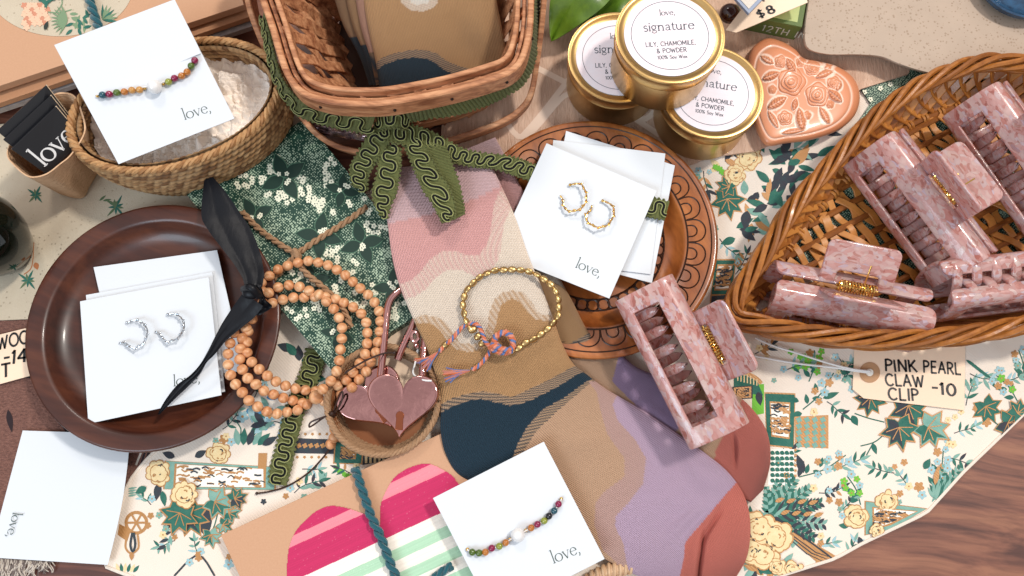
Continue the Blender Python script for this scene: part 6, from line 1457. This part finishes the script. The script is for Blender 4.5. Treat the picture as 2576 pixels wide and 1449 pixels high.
def cup():
    rim = [(17, 391), (30, 412), (70, 445), (113, 441), (150, 415), (182, 387), (215, 330), (205, 275), (188, 241), (160, 232), (131, 239), (90, 270), (50, 320), (22, 365)]
    bas = [(128, 452), (134, 468), (148, 487), (205, 499), (225, 470), (238, 448), (246, 430), (240, 410), (220, 400), (205, 398), (180, 405), (160, 415), (140, 430), (130, 440)]
    A = cromc([tuple(P(x, y, 4.6)) for x, y in rim], 90); B = cromc([tuple(P(x, y, .25)) for x, y in bas], 90); t = thing('kraft_cup', 'kraft paper berry cup holding black love booklets', 'cup', P(190, 450, .2))
    q = np.linspace(0, 1, 14)[:, None, None]; W = A*(1-q)+B*q; mb = MB(); mb.grid(W, 0, True); c = (A.mean(0)+B.mean(0))/2; Wi = W+(c-W)*[.035, .035, 0]; mb.grid(Wi[:, ::-1], 0, True); mb.grid(np.stack([Wi[0], W[0]]), 0, True); mb.poly([tuple(v) for v in B]); mb.build('paper_wall', M('kraft_veneer', S(222, 182, 144), .7, var=(120, .6, S(190, 146, 108)), stretch=(1, 3, 8), bump=('noise', 160, .0012)), t, angle=50)
cup()
def booklets():
    m_bk = M('black_gloss_cover', (.006, .007, .010, 1), .3, coat=.3); m_pg = M('page_edge', S(214, 190, 160), .7)
    sets = [([(-8, 330), (116, 214), (182, 300), (86, 405)], [5.2, 5.2, 3.6, 3.6], 'black booklet at the back of the kraft cup', None), ([(8, 352), (128, 240), (196, 326), (100, 422)], [5.3, 5.3, 3.7, 3.7], 'black booklet in the middle of the kraft cup', None), ([(28, 375), (141, 268), (212, 352), (118, 440)], [5.4, 5.4, 3.8, 3.8], 'black booklet in front with white love lettering in the kraft cup', 1)]
    for c4, zs, lb, tx in sets:
        q = [P(x, y, z) for (x, y), z in zip(c4, zs)]; t = thing('booklet', lb, 'booklet', sum(q, Vector())/4, 'black booklets in the kraft cup'); N_ = (q[1]-q[0]).cross(q[3]-q[0]).normalized(); N_ = N_ if N_.z > 0 else -N_
        mb = MB(); mb.prism(q, .0022, down=-N_); mb.build('cover', m_bk, t, smooth=False, bevel=.0003)
        e = [q[1]+(q[1]-q[0]).normalized()*.0004, q[2]+(q[1]-q[0]).normalized()*.0004]; mb = MB(); mb.prism([e[0]-N_*.0003, e[1]-N_*.0003, q[2]-N_*.0003-(q[1]-q[0]).normalized()*.0004, q[1]-N_*.0003-(q[1]-q[0]).normalized()*.0004], .0014, down=-N_); mb.build('pages', m_pg, t, smooth=False)
        if tx:
            O = Pplane(111, 420, q[0], N_)+N_*.0003; E = Pplane(196, 344, q[0], N_)+N_*.0003; ux = (E-O).normalized(); uy = N_.cross(ux)
            mb = MB(); letters(mb, 'love', O, ux, uy, (E-O).length/text_width('love'), 'serif', boldness=1.5); mb.build('lettering', M('white_ink', (.8, .8, .8, 1), .5), t, smooth=False)
booklets()
def jar():
    c, R = circ(-62, 590, 112, 3.0); m = M('black_green_glass', (.003, .006, .004, 1), .06, spec=.5)
    mb = MB(); k = R; mb.lathe([(k*.55, .001), (k*.7, .006), (k*.9, .018), (k, .030), (k*.97, .040), (k*.86, .048), (k*.80, .050), (k*.80, .054), (k*.74, .056), (k*.55, .060), (.001, .062)], (c.x, c.y, 0), 64); tag(mb.build('glass_jar', m, angle=50), 'glossy black-green glass jar cut off by the left edge', 'jar')
jar()

# ------------------------------------------------------------------ price tags
def price_tag(poly, z, label, texts, ring=None, hpx=31):
    t = thing('price_tag', label, 'price tag', P(poly[0][0], poly[0][1], z), 'handwritten price tags')
    mb = MB(); mb.prism([P(x, y, z) for x, y in poly], .0006); mb.build('tag_card', m_tag, t, smooth=False, bevel=.0001)
    if ring:
        x, y, r, ri = ring; mb = MB(); q = np.linspace(0, 6.2832, 33)[:-1]; o = [P(x+r*math.cos(a), y+r*math.sin(a), z+.03) for a in q]; i_ = [P(x+ri*math.cos(a), y+ri*math.sin(a), z+.03) for a in q]
        mb.add(o+i_, [[k, 32+k, 32+(k+1) % 32, (k+1) % 32] for k in range(32)]); mb.build('reinforcing_ring', M('ring_paper', S(186, 142, 104), .7), t, smooth=False)
        mb = MB(); mb.poly([P(x+ri*.9*math.cos(a), y+ri*.9*math.sin(a), z+.04) for a in q[::-1]]); mb.build('hole', m_white_p, t, smooth=False)
    mb = MB()
    for s_, a, b_, wt in texts:
        O, E = P(*a, z+.02), P(*b_, z+.02); ux = (E-O).normalized(); w = text_width(s_, 'sans', .16)-.16
        xs = (E-O).length/w; ht = hpx*mpp(a[1], z); letters(mb, s_, O, ux, Vector((0, 0, 1)).cross(ux), ht, 'sans', wt, jit=.05, track=.16, xs=xs/ht)
    mb.build('handwriting', m_black, t, smooth=False)
price_tag([(2150, 850), (2149, 896), (2145, 979), (2173, 1002), (2426, 1032), (2429, 850)], .14, 'cream price tag reading pink pearl claw clip beside the heart basket', [('PINK', (2228, 933), (2308, 936), .17), ('PEARL', (2324, 936), (2418, 942), .17), ('CLAW', (2230, 970), (2326, 973), .17), ('CLIP', (2237, 1005), (2313, 1009), .17), ('-10', (2345, 989), (2406, 996), .17)], (2188, 937, 26, 10), 29)
mb = MB(); mb.tube(crom([tuple(P(*q)) for q in ((2188, 938, .35), (2150, 933, .35), (2100, 925, .3), (2003, 914, .2), (1905, 897, .2), (1850, 885, .2))], 40), .0006, 6); mb.tube(crom([tuple(P(*q)) for q in ((2188, 934, .35), (2147, 929, .4), (2085, 914, .35), (2010, 890, .3), (1940, 868, .3), (1900, 850, .3))], 40), .0006, 6)
tag(mb.build('tag_string', m_white_cord), 'doubled white string threaded through the claw clip price tag', 'string')
price_tag([(-60, 856), (62, 826), (110, 830), (110, 935), (80, 944), (0, 966), (-60, 980)], .2, 'cream price tag reading wood, cut off by the left edge of the photo', [('WOOD', (-6, 879), (96, 858), .17), ('-14', (8, 917), (68, 909), .17), ('ET', (-22, 955), (26, 946), .17)], None, 33)
price_tag([(1825, 76), (1852, 82), (2032, 6), (2010, -80), (1850, -60), (1868, 20)], 3.0, 'cream price tag marked with an eight beside the top candle tin', [('8', (1936, 36), (1952, 30), .2), ('$', (1910, 46), (1926, 40), .16), ('OK', (1880, 16), (1924, 2), .16)], None, 22)

# ------------------------------------------------------------------ odds and ends at the back
def back():
    t = thing('green_box', 'small green box with pale lid lettering beside the clay tray', 'box', P(1970, 40, 1)); mb = MB(); z = 1.7
    m_gb = M('green_box_paint', S(96, 116, 60), .5); mb.prism([P(x, y, z) for x, y in ((1880, 40), (2018, 68), (2040, -60), (1900, -90))], .014); mb.build('box_body', m_gb, t, smooth=False, bevel=.0004)
    mb = MB(); mb.prism([P(x, y, z+.03) for x, y in ((1900, 34), (2006, 56), (2024, -50), (1916, -78))], .0003); mb.build('pale_panel', M('pale_green_panel', S(188, 200, 130), .5), t, smooth=False)
    mb = MB(); O = P(1932, 65, .62); E = P(2016, 84, .62); ux = (E-O).normalized(); N_ = Vector((0, -1, 0)); uy = Vector((0, 0, 1))
    a, b_ = P(1880, 40, z), P(2018, 68, z); ux = (b_-a).normalized(); nn = ux.cross(Vector((0, 0, 1))); O = a+ux*(b_-a).length*.36+nn*.0004-Vector((0, 0, .0105)); letters(mb, '12TH IN', O, ux, Vector((0, 0, 1)), .0058, 'sans', .13, track=.22)
    mb.build('lettering', M('silver_ink', S(196, 204, 190), .4), t, smooth=False)
    mb = MB(); mb.prism([P(x, y, 4.6) for x, y in ((1790, -70), (1884, 34), (1936, -20), (1900, -120))], .002, 0)
    mb.prism([P(x, y, 4.64) for x, y in ((1800, -70), (1884, 22), (1924, -20), (1895, -108))], .0003, 1); tag(mb.build('grey_frame', [M('blue_grey_border', S(150, 160, 180), .4), M('pale_glitter', S(220, 210, 196), .5, var=(900, .5, S(190, 180, 170)))], smooth=False), 'grey bordered card with pale glitter centre at the top edge', 'card')
    mb = MB(); c = P(1836, 34, 2.2); mb.sphere(c, .0065, 20, 12, 0, (1, 1, .8)); tag(mb.build('glass_bead', M('maroon_glass', S(60, 24, 22), .12, coat=.6)), 'dark maroon glass bead beside the top candle tin', 'bead')
    c, R = circ(2578, -58, 118, 2.4); mb = MB(); mb.lathe([(R*.7, -.008), (R*.95, -.004), (R, 0), (R*.97, .0006), (R*.92, -.002), (R*.6, -.006), (.001, -.006)], c, 64)
    tag(mb.build('blue_dish', M('blue_glaze', S(40, 84, 120), .25, coat=.3, var=(160, .9, S(24, 36, 56)))), 'small blue glazed dish on the clay tray at the corner', 'dish')
    # pothos leaves
    t = thing('houseplant', 'green houseplant leaves between the splint basket and candle tins', 'plant', P(1450, -40, 1))
    def leaf(base, tip, w, zb, zt, bend=.6):
        b_, e_ = np.array(base, float), np.array(tip, float); d = e_-b_; n = np.array([-d[1], d[0]])/np.linalg.norm(d); nv, nu = 24, 13; W = np.zeros((nv, nu, 3))
        for i in range(nv):
            v = i/(nv-1); ww = w*(math.sin(math.pi*v**.62)**.8)*(1-v*.15); cx = b_+d*v+n*16*math.sin(v*2.6)
            for j in range(nu):
                u = (j/(nu-1)-.5)*2; p = cx+n*u*ww; W[i, j] = PV(p[0], p[1], zb+(zt-zb)*v+bend*math.sin(math.pi*v)-.35*(1-abs(u))**2+.06*math.sin(v*20)*abs(u))
        mb = MB(); mb.grid(W[:, ::-1]); mb.grid(W-np.array([0, 0, .0005])); mb.build('leaf', m_leaf, t)
    leaf((1520, -90), (1394, 108), 74, 3.6, 1.6); leaf((1650, -80), (1500, 62), 60, 3.0, 1.8); leaf((1480, -120), (1340, -10), 50, 3.4, 2.4); leaf((1560, 0), (1450, 112), 26, 1.4, .6)
    mb = MB(); mb.tube(crom([P(1560, -160, 3.5), P(1540, -100, 3.4), P(1500, -60, 3.2)], 16), .0016, 8); mb.tube(crom([P(1660, -160, 3), P(1655, -110, 3), P(1640, -70, 3)], 12), .0016, 8); mb.build('stem', m_leaf, t)
    # pale wicker handle at the bottom edge
    t = thing('wicker_handle', 'pale cane-wrapped basket handle at the bottom edge under the sock', 'handle', P(1560, 1440, .4)); pth = crom([tuple(P(*q)) for q in ((1440, 1500, .5), (1500, 1452, .6), (1560, 1430, .6), (1640, 1412, .5), (1720, 1405, .3))], 80)
    mb = MB(); mb.tube(pth, .0034, 12); mb.build('handle_core', m_pale_wick, t); mb = MB(); mb.twist(pth, .0036, .0010, 2, .006, False, 0, 6, .0006); mb.build('cane_wrap', m_pale_wick, t)
    mb = MB(); n = 26; W = np.zeros((n, n, 3))
    for i in range(n):
        for j in range(n):
            u, v = j/(n-1), i/(n-1); W[i, j] = PV(778+130*u+20*v, 292+46*v+18*u, 1.2+1.2*v*(1-v)+.7*noise.noise(Vector((u*5, v*5, 2))))
    mb.grid(W[:, ::-1]); tag(mb.build('foil_wrapper', M('iridescent_foil', S(150, 130, 150), .2, metal=.7, var=(140, .7, S(230, 200, 160))), angle=25), 'iridescent foil wrapper glinting beneath the splint basket', 'wrapper')
back()
